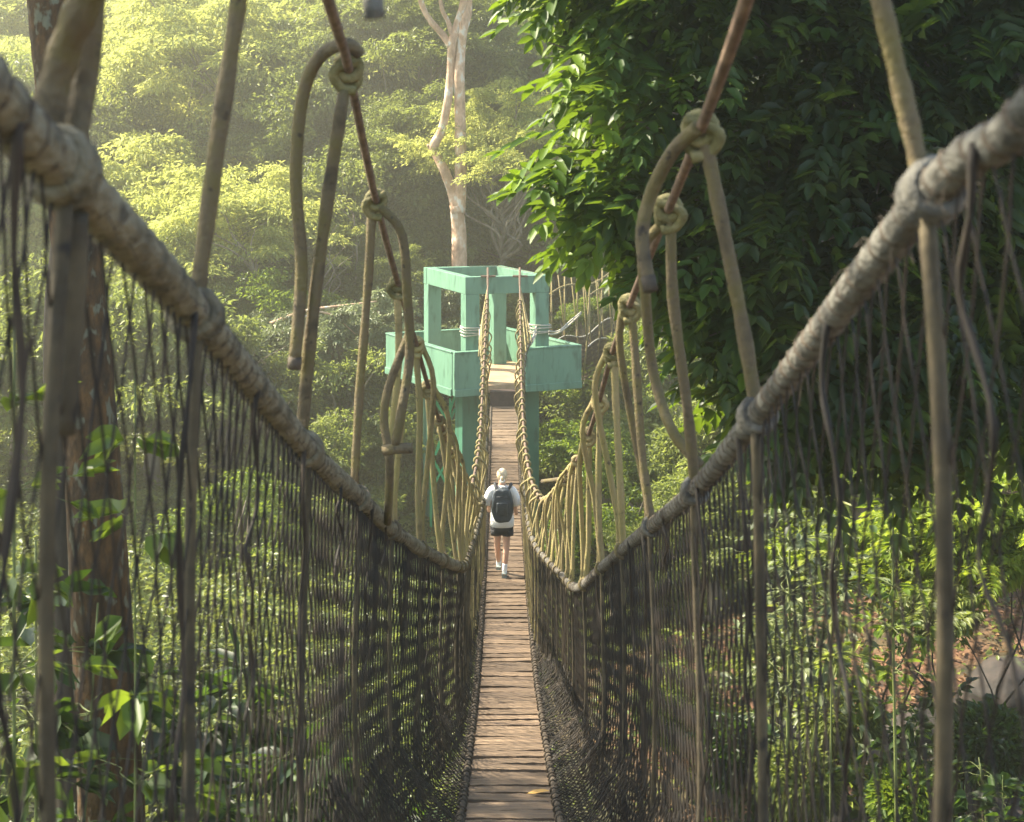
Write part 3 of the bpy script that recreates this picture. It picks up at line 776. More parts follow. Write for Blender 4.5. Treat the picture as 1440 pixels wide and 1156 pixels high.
def person():
    zf = 22.3
    root = empty('person', (P(706, 0, zf).x, zf, deck_h(zf)+.002)); root.rotation_euler = (0, 0, R(-2)); root.scale = (.92, 1, 1)
    tag(root, 'person in white t-shirt and black shorts walking away along the plank deck', 'person')
    B = [((.0,0,.93),(.135,.10)), ((0,0,1.10),(.125,.09)), ((0,.01,1.26),(.145,.10)), ((0,.0,1.37),(.11,.08)), ((0,.0,1.435),(.052,.052)), ((0,.02,1.50),(.06,.065)), ((0,.03,1.56),(.078,.092)), ((0,.025,1.62),(.066,.078)),
         ((-.155,0,1.36),.055), ((-.215,-.02,1.12),.043), ((-.235,.12,1.0),.034), ((-.225,.2,.985),.024),      # left arm, bent forward
         ((.155,0,1.36),.055), ((.215,0,1.12),.043), ((.24,.12,.96),.034), ((.235,.20,.93),.024),
         ((-.085,0,.86),.088), ((-.085,.10,.47),.056), ((-.09,.23,.44),.03), ((-.075,.20,.27),.052), ((-.07,.30,.12),.031), ((-.07,.29,.07),.034), ((-.07,.42,.05),.03),
         ((.085,0,.86),.088), ((.075,0,.47),.058), ((.06,-.04,.30),.053), ((.045,-.06,.10),.031), ((.04,-.065,.045),.034), ((.045,.07,.025),.028)]
    E = [(0,1),(1,2),(2,3),(3,4),(4,5),(5,6),(6,7),(3,8),(8,9),(9,10),(10,11),(3,12),(12,13),(13,14),(14,15),(0,16),(16,17),(17,19),(19,20),(20,21),(21,22),(0,23),(23,24),(24,25),(25,26),(26,27),(27,28)]
    B[18] = B[19]; B2 = [b for i, b in enumerate(B) if i != 18]; ren = {i: (i if i < 18 else i-1) for i in range(len(B)) if i != 18}
    E2 = [(ren[a], ren[b]) for a, b in E]
    # fingers: five short chains per hand, rooted in the palm
    for hi, sx in ((11, -1), (15, 1)):
        hc = Vector(B2[hi][0])
        for k in range(4):
            l = (.075, .085, .08, .062)[k]
            b0 = hc+Vector((sx*(-.018+.012*k)*1.0, .02, .012-.004*k))
            i0 = len(B2); B2.append((tuple(b0+Vector((0, l*.45, -.005))), .0085)); B2.append((tuple(b0+Vector((0, l*.8, -.03))), .0075)); E2 += [(hi, i0), (i0, i0+1)]
        i0 = len(B2); B2.append((tuple(hc+Vector((-sx*.035, .02, .0))), .0095)); B2.append((tuple(hc+Vector((-sx*.04, .05, -.012))), .008)); E2 += [(hi, i0), (i0, i0+1)]
    body = skin_obj('body', B2, E2, M['skin'], root)
    def loft(name, parts, m):
        mb = MB()
        for rings in parts:
            b = len(mb.v); n = 18
            for (cx, cy, z, rx, ry) in rings:
                for k in range(n):
                    a = 2*math.pi*k/n; w = 1+.035*math.sin(a*5+z*23)*(1 if z < 1.2 else .5)
                    mb.v.append(Vector((cx+rx*w*math.cos(a), cy+ry*w*math.sin(a), z)))
            for i in range(len(rings)-1):
                for k in range(n):
                    k2 = (k+1) % n; mb.f.append((b+i*n+k, b+i*n+k2, b+(i+1)*n+k2, b+(i+1)*n+k))
            mb.f.append(tuple(b+(len(rings)-1)*n+k for k in range(n))); mb.f.append(tuple(b+k for k in reversed(range(n))))
        return mb
    mb = loft('shirt', [[(0,.0,.80,.205,.155),(0,0,.90,.20,.15),(0,0,1.02,.188,.135),(0,0,1.15,.19,.135),(0,0,1.27,.20,.135),(0,0,1.35,.185,.12),(0,.0,1.40,.13,.095),(0,.005,1.44,.07,.07)]], M['shirt'])
    mb.tube(cr([(-.10,0,1.355), (-.17,0,1.34), (-.225,0,1.25), (-.25,.0,1.13)], 4), lambda f: .085-.012*f, 14)
    mb.tube(cr([(.10,0,1.355), (.17,0,1.34), (.225,0,1.25), (.25,.0,1.12)], 4), lambda f: .085-.012*f, 14)
    mb.build('shirt', M['shirt'], root)
    mb = loft('shorts', [[(0,0,.70,.185,.13),(0,0,.77,.20,.15),(0,0,.86,.192,.145)], [(-.097,.02,.655,.098,.105),(-.097,.01,.75,.102,.12)], [(.097,0,.655,.098,.105),(.097,0,.75,.102,.12)]], M['shorts'])
    mb.build('shorts', M['shorts'], root)
    for pts, nm, m in (([(-.07,.27,.20),(-.07,.30,.07)], 'sock', 'sock'), ([(.053,-.05,.22),(.042,-.065,.07)], 'sock', 'sock')):
        mb = MB(); mb.tube(cr([pts[0], Vector(pts[0]).lerp(Vector(pts[1]), .5), pts[1]], 3), .043, 12); mb.build(nm, M[m], root)
    def shoe(c, pitch):
        o = skin_obj('shoe', [((0,-.06,.035),(.042,.042)), ((0,.03,.032),(.045,.036)), ((0,.12,.028),(.047,.03)), ((0,.185,.024),(.038,.022)), ((0,-.055,.075),(.042,.042))], [(0,1),(1,2),(2,3),(0,4)], M['shoe'], root)
        o.location = c; o.rotation_euler = (pitch, 0, 0); return o
    shoe((-.07,.29,.03), R(10)); shoe((.042,-.07,.0), R(-4))
    h = uvball('hair', (0,.005,1.60), .1, (.92,1.08,1.0), M['hair'], root)
    uvball('hair_bun', (.012,-.085,1.565), .042, (1,1,1), M['hair'], root)
    mb = MB(); mb.torus((.012,-.095,1.535), (0,1,-.5), .03, .015, 14, 6); mb.build('hair_band', M['band'], root)
    # backpack
    bp = empty('backpack', (root.location.x+.01, zf-.17, deck_h(zf)+.93)); bp.rotation_euler = (0, 0, R(-3))
    tag(bp, 'black backpack worn on the back of the walking person', 'backpack')
    bm = bmesh.new(); bmesh.ops.create_cube(bm, size=1)
    bmesh.ops.subdivide_edges(bm, edges=bm.edges[:], cuts=5, use_grid_fill=True)
    for v in bm.verts:
        x, y, z = v.co; t = z+.5
        w = .17*(.78+.55*math.sin(math.pi*min(1, t*.85+.12))**.8)*.92
        q = Vector((x, y, z)).normalized()*.62; b = Vector((x, y, z))*.72+q*.34
        v.co = Vector((b.x*w*1.5, b.y*.20*(1.15-.45*t), (b.z+.5)*.48))
        v.co += Vector((noise.noise(v.co*14), noise.noise(v.co*14+Vector((5,0,0))), noise.noise(v.co*9)))*.022
    for f in bm.faces: f.smooth = True
    me = D.meshes.new('bag_body'); bm.to_mesh(me); bm.free(); me.materials.append(M['bag'])
    o = link('bag_body', me, bp); ss = o.modifiers.new('sub', 'SUBSURF'); ss.levels = 2; ss.render_levels = 2
    for s in (-1, 1):
        mb = MB(); mb.tube(cr([(s*.05,.03,.44), (s*.10,.06,.49), (s*.125,.12,.535), (s*.12,.22,.50)], 5), .026, 8); mb.build('strap', M['strapmat'], bp)
        mb = MB(); mb.tube(cr([(s*.13,.04,.28), (s*.15,-.005,.12), (s*.11,-.06,.03)], 5), .008, 6); mb.build('side_cord', M['strapmat'], bp)
    mb = MB(); mb.tube(cr([(-.04,-.02,.47), (0,-.03,.50), (.04,-.02,.47)], 5), .010, 6); mb.build('grab_loop', M['strapmat'], bp)
    mb = MB(); mb.box((0,-.112,.20), (.17,.03,.20)); mb.build('pocket', M['bag'], bp, bevel=.015)
    mb = MB(); mb.tube([(-.09,-.10,.385), (0,-.118,.39), (.09,-.10,.385)], .007, 5); mb.build('zip_line', M['strapmat'], bp)
person()

# ------------------------------------------------------------ vegetation
exec_veg = True
def big_tree():
    root = empty('broadleaf_tree', (6.6, 13.5, H(6.6, 13.5)))
    tag(root, 'big dark broadleaf tree with sunlit left edge overhanging the right side of the bridge', 'tree')
    b0 = root.location.copy()
    ell = [(845,60,12,.60),(830,170,12,.50),(930,190,12,.85),(1040,60,12.3,1.4),(1150,180,12.6,1.7),(1340,90,12.8,1.8),(1075,330,12,.9),(1220,400,12.5,1.2),(1390,330,13,1.3),
           (1050,450,11.8,.45),(1130,500,12,.75),(1290,540,12.4,.7),(915,275,12,.5),(995,365,12,.5),(1450,480,12.5,.8),(860,255,12,.3),
           (1000,-200,12.5,1.9),(1300,-250,13,2.3),(1550,-50,13,2.5),(900,-120,12.4,1.1),(1180,610,12,.35),(1360,640,12,.3),(1290,250,14.5,2.0)]
    Vs = []; cents = []; lvs = []; ax = []
    for (px, py, z, r) in ell:
        c = np.array(P(px, py, z)); ns = int(55*r*r*3.2+25*r)
        d = rdir(ns); rr = .35+.65*RNG.random(ns)**.5
        p = c+d*rr[:, None]*r*np.array([1, .8, 1])
        cents.append(p)
        a = d*np.array([1, 1, .5])+RNG.normal(size=(ns, 3))*.35+np.array([-.25, -.15, -.25]); ax.append(nrm(a))
    p = np.concatenate(cents); a = np.concatenate(ax)
    kp = np.array([noise.noise(Vector(q)*1.15) < .22 for q in p]); p = p[kp]; a = a[kp]; n = len(p)
    slv = RNG.normal(size=n)*.15+.30+.5*np.clip((2.5-p[:, 0]/p[:, 1]*12)/2.1, 0, 1)  # leaf tone raised towards the left, sunlight painted into the fringe
    K = 5; lsz = .6+.65*RNG.random(n); L = .48*lsz
    up = nrm(np.array([[0, 0, 1.]])+RNG.normal(size=(n, 3))*.35)
    s = nrm(np.cross(a, up)); u = np.cross(s, a)
    parts = []
    for k in range(K):
        f = .2+.8*k/(K-1)
        for sg in (-1, 1):
            base = p+a*(L*f)[:, None]-u*(L*f*f*.3)[:, None]
            d = a*.75+s*sg*.8-u*.15+RNG.normal(size=(n, 3))*.1
            ll = .20*(1-.35*abs(f-.55))*(.8+.35*RNG.random(n))*lsz
            V, Fc, kk = leaf_arrays(base, d, u+RNG.normal(size=(n, 3))*.18, ll, ll*.44, True, .18, .18)
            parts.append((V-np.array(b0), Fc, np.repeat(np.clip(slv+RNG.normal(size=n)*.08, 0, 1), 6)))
    base = p+a*L[:, None]-u*(L*.3)[:, None]
    V, Fc, kk = leaf_arrays(base, a, u, .21, .09, True, .18, .2); parts.append((V-np.array(b0), Fc, np.repeat(np.clip(slv, 0, 1), 6)))
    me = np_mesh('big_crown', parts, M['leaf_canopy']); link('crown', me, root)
    mb = MB(); tb = Vector((0, 0, 0)); fork = P(1420, 330, 14)-b0
    c = cr([tb-Vector((0, 0, .5)), tb.lerp(fork, .5)+Vector((.3, 0, 0)), fork, P(1480, -100, 13.6)-b0], 6)
    mb.tube(c, [.32-.2*i/(len(c)-1) for i in range(len(c))], 10)
    for (px, py, z, r) in ell:
        q = P(px, py, z)-b0
        pts = limb_mb(mb, fork if py > -50 else c[-3], q, .085, .03, jit=.1, sag=.03)
        for k in range(5):
            e = q+Vector(rdir(1)[0])*r*.75; limb_mb(mb, pts[-4], e, .026, .007, jit=.1, sag=.02, sides=5)
    mb.build('trunk', M['bark_grey'], root)
big_tree()

def left_trunk():
    base = P(152, 1500, 10.3); g = H(base.x, 10.3)
    root = empty('forest_tree', (base.x+.15, 10.3, g)); tag(root, 'tall red brown tree trunk with lichen patches close on the left of the bridge', 'tree'); b0 = root.location.copy()
    mb = MB(); pts = cr([Vector((base.x+.2, 10.3, g-.3)), P(163, 1300, 10.3), P(150, 1000, 10.3), P(130, 650, 10.2), P(112, 400, 10.2), P(92, 200, 10.1), P(70, 0, 10.1), P(55, -250, 10), P(60, -600, 10)], 14)
    m = len(pts); mb2 = MB()
    rads = []
    for i, p in enumerate(pts):
        py = 200-p.z*F/p.y; px_w = np.interp(py, [-600, 0, 300, 700, 1156, 2000], [48, 62, 66, 78, 92, 110]); rads.append(px_w/2*p.y/F)
    mb2.tube([p-b0 for p in pts], rads, 28, wob=.035)
    for k in range(9):
        a = pts[-1-random.randint(0, 7)]-b0; e = a+Vector((random.uniform(-3.5, 1.5), random.uniform(-.5, 1.5), random.uniform(1.5, 4.5)))
        limb_mb(mb2, a, e, .1, .02)
    mb2.build('trunk', M['bark_red'], root)
    # high crown, above the picture, that shades the near end of the bridge
    me, cc = crown_mesh('high_crown', M['leaf_mid'], (4.2, 4.2, 2.6), 150, 90, .30, .15, 1.1, .5, seed=5)
    o = link('crown', me, root); o.location = Vector((-6.2, 5.3, 6.8))-b0
    # a second darker trunk just left and behind
    base = P(92, 1300, 12); g = H(base.x, 12)
    root = empty('forest_tree', (base.x, 12, g)); tag(root, 'thin dark tree trunk half hidden behind the red brown trunk', 'tree'); b0 = root.location.copy()
    mb = MB(); c = cr([Vector((base.x, 12, g-.2)), P(96, 1100, 12), P(85, 700, 12), P(82, 450, 12), P(100, 250, 12), P(110, -150, 12)], 6)
    mb.tube([q-b0 for q in c], .12, 10)
    for k in range(5):
        limb_mb(mb, c[-1]-b0, Vector((-8.6+random.uniform(-1.5, 1), 12.6+random.uniform(-1.5, 1.5), 4.4+random.uniform(-.5, 1)))-b0, .05, .02)
    mb.build('trunk', M['bark_dark'], root)
    me, cc = crown_mesh('shade_crown', M['leaf_mid'], (2.6, 2.6, 1.8), 70, 80, .25, .13, .9, .5, seed=8)  # crown added out of view, off its trunk, to shade the near deck
    o = link('crown', me, root); o.location = Vector((-8.6, 12.6, 4.7))-b0; o.scale = (1.25, 1.25, 1)
left_trunk()

def twin_tree():
    zz = 50
    g = H(P(645, 0, zz).x, zz); root = empty('twin_stem_tree', (P(645, 0, zz).x, zz, g)); b0 = root.location.copy()
    tag(root, 'tall pale pink barked tree with twin stems rising behind the green tower', 'tree')
    mb = MB()
    def br(pxs, w, sides=12, n=6):
        c = cr([P(a, b, zz) if i % 2 == 0 else P(a, b, zz+.15) for i, (a, b) in enumerate(pxs)], n); m = len(c)
        mb.tube([q-b0 for q in c], [np.interp(i/(m-1), np.linspace(0, 1, len(w)), w)*zz/F/2 for i in range(m)], sides, wob=.03)
    br([(648,800),(647,560),(646,375),(645,320),(641,288)], [34,27,22,21,18])
    br([(644,300),(636,270),(625,240),(612,214),(611,203),(622,180),(630,140),(634,100),(636,60),(645,30),(652,0),(656,-60)], [19,15,14,12,14,12,12,12,12,12,10,9])
    br([(645,300),(647,270),(648,220),(647,160),(646,110),(648,70),(652,40),(658,0),(664,-70)], [19,18,17,16,15,14,12,11,9])
    br([(634,66),(622,48),(606,30),(594,8),(580,-40)], [11,10,9,8,6]); br([(636,50),(630,30),(622,14),(616,-20)], [8,7,6,5])
    br([(652,50),(661,20),(662,-20)], [6,5,4]); br([(612,214),(604,208),(602,204)], [7,5,4])
    mb.build('trunk', M['bark_pale'], root)
    me, cc = get_crown('feather_mid'); o = link('crown', me, root); o.location = P(650, -140, zz+1)-b0; o.scale = (1.0, 1.0, .6)
twin_tree()

G_HILL = 'trees on the far side of the valley'
def T(px, py, z, sc, kind, label, name='forest_tree', **k):
    p = P(px, py, z); g = H(p.x, p.y)
    if g > p.z-1: g = p.z-1
    return tree(name, p, g, sc, kind, label, k.pop('cat', 'tree'), **k)
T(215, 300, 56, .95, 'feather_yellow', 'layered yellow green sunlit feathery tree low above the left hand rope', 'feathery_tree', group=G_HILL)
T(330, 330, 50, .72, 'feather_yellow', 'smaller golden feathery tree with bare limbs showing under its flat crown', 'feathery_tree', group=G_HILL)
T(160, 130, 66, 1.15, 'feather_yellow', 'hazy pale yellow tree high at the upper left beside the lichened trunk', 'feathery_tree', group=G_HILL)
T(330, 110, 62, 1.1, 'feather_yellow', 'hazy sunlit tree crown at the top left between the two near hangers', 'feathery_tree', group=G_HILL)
T(10, 230, 58, 1.1, 'feather_mid', 'green tree at the far left edge behind the hand rope', 'feathery_tree', group=G_HILL)
T(430, 210, 58, .85, 'round_mid', 'bushy yellow green tree behind the first rope hitch on the left', group=G_HILL)
T(520, 120, 64, 1.1, 'feather_mid', 'tree with long bare branches left of the twin stems', 'feathery_tree', group=G_HILL)
T(500, 330, 54, .8, 'round_mid', 'olive green tree between the left hangers and the green tower', group=G_HILL)
T(570, 300, 56, .8, 'round_mid', 'dark evergreen tree just left of the pale twin stems', group=G_HILL)
T(720, 130, 66, 1.2, 'round_mid', 'dusky hazy evergreen tree right of the twin stems', group=G_HILL)
T(750, 300, 58, .9, 'feather_mid', 'grey green tree above the right end of the tower frame', 'feathery_tree', group=G_HILL)
T(850, 380, 60, .9, 'round_mid', 'green tree behind the ropes of the second bridge', group=G_HILL)
T(1000, 300, 62, 1.3, 'round_dark', 'dark tree mostly hidden behind the big right tree', group=G_HILL)
T(1250, 350, 60, 1.4, 'round_mid', 'green tree glimpsed through gaps in the big right tree', group=G_HILL)
T(1480, 330, 58, 1.2, 'feather_mid', 'pale green tree at the far right edge behind the distant nets', 'feathery_tree', group=G_HILL)
T(380, 470, 46, .8, 'shrub_bright', 'light green bush under the golden feathery tree', 'bush', cat='bush')
T(480, 470, 44, .75, 'shrub_grey', 'silvery feathery shrub left of the tower platform', 'bush', cat='bush')
T(290, 480, 44, .9, 'shrub_grey', 'pale layered shrub seen above the left hand rope', 'bush', cat='bush')
T(480, 580, 42, .9, 'shrub_mid', 'mid green shrub below the tower platform on the left', 'bush', cat='bush')
T(400, 570, 44, .9, 'shrub_grey', 'pale shrub behind the second left hanger', 'bush', cat='bush')
T(220, 540, 40, 1.1, 'shrub_mid', 'green shrub right of the lichened trunk beyond the net', 'bush', cat='bush')
T(560, 650, 42, .8, 'shrub_mid', 'dense shrub at the foot of the tower on the left', 'bush', cat='bush')
T(30, 520, 40, 1.2, 'shrub_mid', 'green thicket behind the left edge leaves', 'bush', cat='bush')
T(700, 470, 50, .8, 'shrub_mid', 'shrub seen through the open frame of the tower', 'bush', cat='bush')
T(600, 440, 50, .8, 'shrub_grey', 'pale shrub behind the left post of the tower', 'bush', cat='bush')
T(830, 440, 46, .35, 'shrub_bright', 'small yellow shrub behind the second bridge droppers', 'bush', cat='bush')
T(855, 610, 42, .8, 'shrub_bright', 'bright green bush right of the tower leg', 'bush', cat='bush')
T(900, 650, 36, .75, 'shrub_bright', 'pale green bush below the end of the platform between the right hangers', 'bush', cat='bush')
T(880, 650, 46, .8, 'shrub_mid', 'green bush under the second bridge deck', 'bush', cat='bush')
T(960, 560, 40, .9, 'shrub_mid', 'mid green bush behind the right hangers', 'bush', cat='bush')
T(1080, 640, 32, .8, 'shrub_mid', 'bush hanging over the dark bank behind the right net', 'bush', cat='bush')
T(1210, 560, 30, .8, 'shrub_mid', 'green bush under the big right tree', 'bush', cat='bush')
T(1330, 620, 28, .7, 'shrub_bright', 'light bush at the right behind the vertical rope', 'bush', cat='bush')
T(1000, 760, 30, .6, 'shrub_mid', 'low bush behind the dense part of the right net', 'bush', cat='bush')
T(860, 760, 33, .6, 'shrub_bright', 'low sunlit bush behind the bend of the right hand rope', 'bush', cat='bush')

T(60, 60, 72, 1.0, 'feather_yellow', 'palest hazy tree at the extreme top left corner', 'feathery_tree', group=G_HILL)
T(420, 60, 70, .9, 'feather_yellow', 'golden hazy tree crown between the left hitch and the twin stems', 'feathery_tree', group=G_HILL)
T(270, 420, 48, .5, 'feather_mid', 'small open tree with pale crooked limbs low behind the left hanger', 'feathery_tree', group=G_HILL)
T(590, 60, 60, .8, 'feather_mid', 'airy green tree high behind the left twin stem', 'feathery_tree', group=G_HILL)
T(585, 215, 55, .6, 'feather_mid', 'small layered tree beside the kink of the left twin stem', 'feathery_tree', group=G_HILL)
T(705, 215, 52, .6, 'feather_yellow', 'layered green tree directly right of the twin stems', 'feathery_tree', group=G_HILL)
T(560, 400, 50, .55, 'shrub_mid', 'green bush behind the left corner of the tower frame', 'bush', cat='bush')
T(620, 180, 70, 1.0, 'round_mid', 'olive tree showing between the twin stems and the hillside', group=G_HILL)
T(430, 690, 38, .7, 'shrub_mid', 'low shrub on the lit slope behind the left hand rope knot', 'bush', cat='bush')
T(330, 760, 33, .6, 'shrub_bright', 'low sunlit shrub on the slope behind the left net', 'bush', cat='bush')
# thin bare trunks standing in the wood
for (x0, y0, x1, y1, z_, w_, lab) in ((322,700,326,560,40,5,'thin bare trunk in the dark hollow behind the left net'),(345,460,352,360,47,11,'short crooked trunk under the golden feathery tree'),(302,470,318,370,48,8,'leaning grey trunk under the golden feathery tree'),(295,460,300,330,52,6,'slim pale trunk behind the left hangers'),(443,520,452,380,48,5,'slim straight trunk between the left hangers'),(500,420,497,300,50,4,'very thin stem left of the tower frame'),(810,430,800,300,56,7,'pale trunk behind the second bridge'),(265,180,275,90,60,4,'far slim trunk at the upper left')):
    a = P(x0, y0, z_); b = P(x1, y1, z_); g = min(H(a.x, a.y), a.z)
    root = empty('bare_tree', (a.x, a.y, g)); tag(root, lab, 'tree'); mb = MB()
    c = cr([Vector((0, 0, -.2)), a-root.location+Vector((0, 0, .3)), (a.lerp(b, .5)-root.location)+Vector((random.uniform(-.3, .3), 0, 0)), b-root.location], 5)
    r0 = w_*z_/F/2; mb.tube(c, [r0*(1.2-.6*i/(len(c)-1)) for i in range(len(c))], 8)
    for k in range(5): q = c[-1-k]; limb_mb(mb, q, q+Vector((random.uniform(-2, 2), random.uniform(-1, 1), random.uniform(.8, 2.4))), r0*.5, r0*.12)
    mb.build('trunk', M['bark_grey'], root)
def fallen():
    zz = 43; root = empty('fallen_branch', P(440, 440, zz)); tag(root, 'pale fallen branch lying across the bushes left of the tower', 'branch'); b0 = root.location.copy(); mb = MB()
    for pts, r0 in (([(380,455),(430,437),(480,430),(530,424)], .055), ([(395,468),(425,447),(445,440)], .05), ([(440,436),(470,445),(500,470)], .04)):
        c = cr([P(a, b, zz)-b0 for a, b in pts], 5); mb.tube(c, [r0*(1-.6*i/(len(c)-1)) for i in range(len(c))], 7)
    mb.build('branch_wood', M['bark_pale'], root)
fallen()

# far wood on the hillside, one mass
def far_wood():
    parts = []; cen = []
    for i in range(210):
        y = 70+RNG.random()*55; x = (RNG.random()-.5)*y*1.05
        cen.append((x, y, H(x, y)+2+RNG.random()*5, 3.5+RNG.random()*3.0))
    # thicket behind the bushes lower on the slope
    for i in range(90):
        y = 47+RNG.random()*22; x = (RNG.random()-.5)*y*1.0
        cen.append((x, y, H(x, y)+.8+RNG.random()*1.5, 2.0+RNG.random()*1.6))
    for (x, y, h, r) in cen:
        nc = 20; cl = rdir(nc)*r*np.array([1, .8, .8]); cl[:, 1] = -np.abs(cl[:, 1])*.9
        n = nc*105; ci = np.repeat(np.arange(nc), 105)
        off = rdir(n)*(RNG.random(n)**.5)[:, None]*r*.34; off[:, 2] *= .5
        pos = cl[ci]+off+np.array([x, y, h])
        lv = .45+RNG.normal()*.18+(RNG.normal(size=nc)*.2)[ci]+RNG.normal(size=n)*.12
        d = off+RNG.normal(size=(n, 3))*.3
        parts.append(leafset(pos, d, .30*(.7+.6*RNG.random(n))*(y/75), .14*(y/75), lv, .6))
    me = np_mesh('far_wood', parts, M['leaf_mid']); o = link('far_wood', me); tag(o, 'dense hazy wood covering the far hillside', 'forest', kind='stuff')
far_wood()

# leafy ground cover
def cover():
    parts = []
    n = 230000
    y = 12+RNG.random(n)**.8*38; x = (RNG.random(n)-.5)*y*.86
    keep = (x < -0.5) | (y > 30) | (RNG.random(n) < .09)
    x = x[keep]; y = y[keep]; n = len(x)
    h = np.array([H(a, b) for a, b in zip(x, y)])
    bump = np.array([max(0, noise.noise(Vector((a*.7, b*.7, 2)))) for a, b in zip(x, y)])
    z = h+RNG.random(n)*(.15+bump*1.9)
    pos = np.stack([x, y, z], 1)
    d = rdir(n, .5); d[:, 2] += .1
    lv = .45+bump*.3-.1+RNG.normal(size=n)*.2
    sz = (.07+.09*RNG.random(n))*(.7+y/45)
    parts.append(leafset(pos, d, sz, sz*.6, lv, .6))
    me = np_mesh('ground_cover', parts, M['leaf_cover']); o = link('ground_cover', me); tag(o, 'small leaved creepers carpeting the valley slope', 'ground cover', kind='stuff')
cover()

def litter():
    n = 16000; y = 14+RNG.random(n)*22; x = 1.5+RNG.random(n)*13
    z = np.array([H(a, b) for a, b in zip(x, y)])+.03+RNG.random(n)*.05
    d = rdir(n, .3); sz = .07+.10*RNG.random(n)
    me = np_mesh('leaf_litter', [leafset(np.stack([x, y, z], 1), d, sz, sz*.5, .5+RNG.normal(size=n)*.25, .35)], M['litter'])
    tag(link('leaf_litter', me), 'brown dead leaves scattered over the red soil', 'leaf litter', kind='stuff')
M['litter'] = leafmat('litter', [(0,(.05,.03,.015)),(.5,(.16,.085,.04)),(1,(.34,.22,.11))], .15, (.3,.18,.06), .7, .2)
litter()

# plants near the bridge
def leafy_plant(name, base, height, n, ln, wd, matl, label, cat='plant', lean=(0, 0), stem=.012, spread=.35, group=None, axis_drop=.2, nstem=1, start=.2):
    root = empty(name, base); tag(root, label, cat, group); mb = MB(); C_ = []; Dd = []
    for s in range(nstem):
        a = random.random()*6.28; rr = spread*.6*(s > 0)
        top = Vector((lean[0]+math.cos(a)*rr, lean[1]+math.sin(a)*rr, height*random.uniform(.8, 1.05) if s else height))
        c = cr([(0, 0, -.15), top*.35+Vector((random.uniform(-.05,.05),)*3), top*.7, top], 5); m = len(c)
        mb.tube(c, [stem*(1-.6*i/(m-1)) for i in range(m)], 6)
        for k in range(n):
            t = start+(1-start)*random.random(); p = c[min(m-1, int(t*(m-1)))]
            an = random.random()*6.28; dv = Vector((math.cos(an), math.sin(an), random.uniform(-.3, .4)))
            r = spread*random.random()*(1.2-t*.7); e = p+dv*r
            if r > .12: limb_mb(mb, p, e, stem*.35, stem*.15, sides=4)
            for q in range(3):
                C_.append(e); d2 = dv+Vector((random.uniform(-.8,.8), random.uniform(-.8,.8), random.uniform(-.5,.2))); Dd.append(d2)
    n_ = len(C_); C_ = np.array([tuple(q) for q in C_]); Dd = np.array([tuple(q) for q in Dd])
    V, Fc, L = leafset(C_, Dd, ln*(.6+.7*RNG.random(n_)), wd*(.7+.5*RNG.random(n_)), .5+RNG.normal(size=n_)*.25, .4, True, axis_drop)
    mb.build('stem', M['leafstem'], root); me = np_mesh('foliage', [(V, Fc, L)], M[matl]); link('foliage', me, root); return root
M['leafstem'] = flat('leaf_stem', (.14,.17,.05), .6)
def plant_px(px, py_top, z, label, **k):
    """sapling whose top is at the given pixel/distance, rooted on the ground"""
    t = P(px, py_top, z); g = H(t.x, t.y); return leafy_plant(k.pop('name', 'sapling'), (t.x, t.y, g), t.z-g, label=label, **k)
plant_px(190, 500, 8.6, 'sapling with big backlit leaves just right of the lichened trunk', n=22, ln=.24, wd=.16, matl='leaf_bright', spread=.5, stem=.014, start=.5)
plant_px(20, 440, 8.2, 'leafy sapling at the left edge with shiny bright leaves', n=70, ln=.22, wd=.12, matl='leaf_bright', spread=.6, stem=.018, start=.3)
plant_px(50, 760, 9.5, 'dark leafy thicket plant at the lower left corner', n=90, ln=.26, wd=.14, matl='leaf_near', spread=.8, stem=.02, nstem=2, start=.2)
plant_px(225, 880, 10.5, 'leafy plant at the foot of the lichened trunk', n=60, ln=.22, wd=.12, matl='leaf_near', spread=.6, nstem=2)
plant_px(350, 930, 15, 'upright broad leaved plant with long light green leaves seen through the left net', name='broadleaf_plant', n=26, ln=.45, wd=.13, matl='leaf_near', spread=.4, stem=.02, nstem=3, start=.5)
plant_px(430, 1020, 14, 'low broad leaved plant near the left net bottom', name='broadleaf_plant', n=30, ln=.45, wd=.17, matl='leaf_near', spread=.6, nstem=3, start=.3)
plant_px(270, 1040, 13, 'dark glossy plant at the bottom between the two left ropes', name='broadleaf_plant', n=60, ln=.35, wd=.16, matl='leaf_near', spread=.7, nstem=3, start=.3)
plant_px(520, 1090, 15, 'dim broad leaved plant at the bottom behind the left net', name='broadleaf_plant', n=60, ln=.35, wd=.15, matl='leaf_near', spread=.7, nstem=3, start=.3)
plant_px(1256, 600, 14.5, 'slender pale stemmed sapling standing behind the right net', n=70, ln=.17, wd=.07, matl='leaf_bright', spread=.55, stem=.022, start=.62)
plant_px(1170, 650, 16.5, 'tall thin sapling with drooping leaves left of the slender sapling', n=60, ln=.18, wd=.07, matl='leaf_mid', spread=.6, stem=.016, start=.6)
plant_px(1110, 690, 18, 'pale leaved young tree over the dark hollow on the right', n=130, ln=.17, wd=.08, matl='leaf_grey', spread=1.1, stem=.03, nstem=2, start=.55)
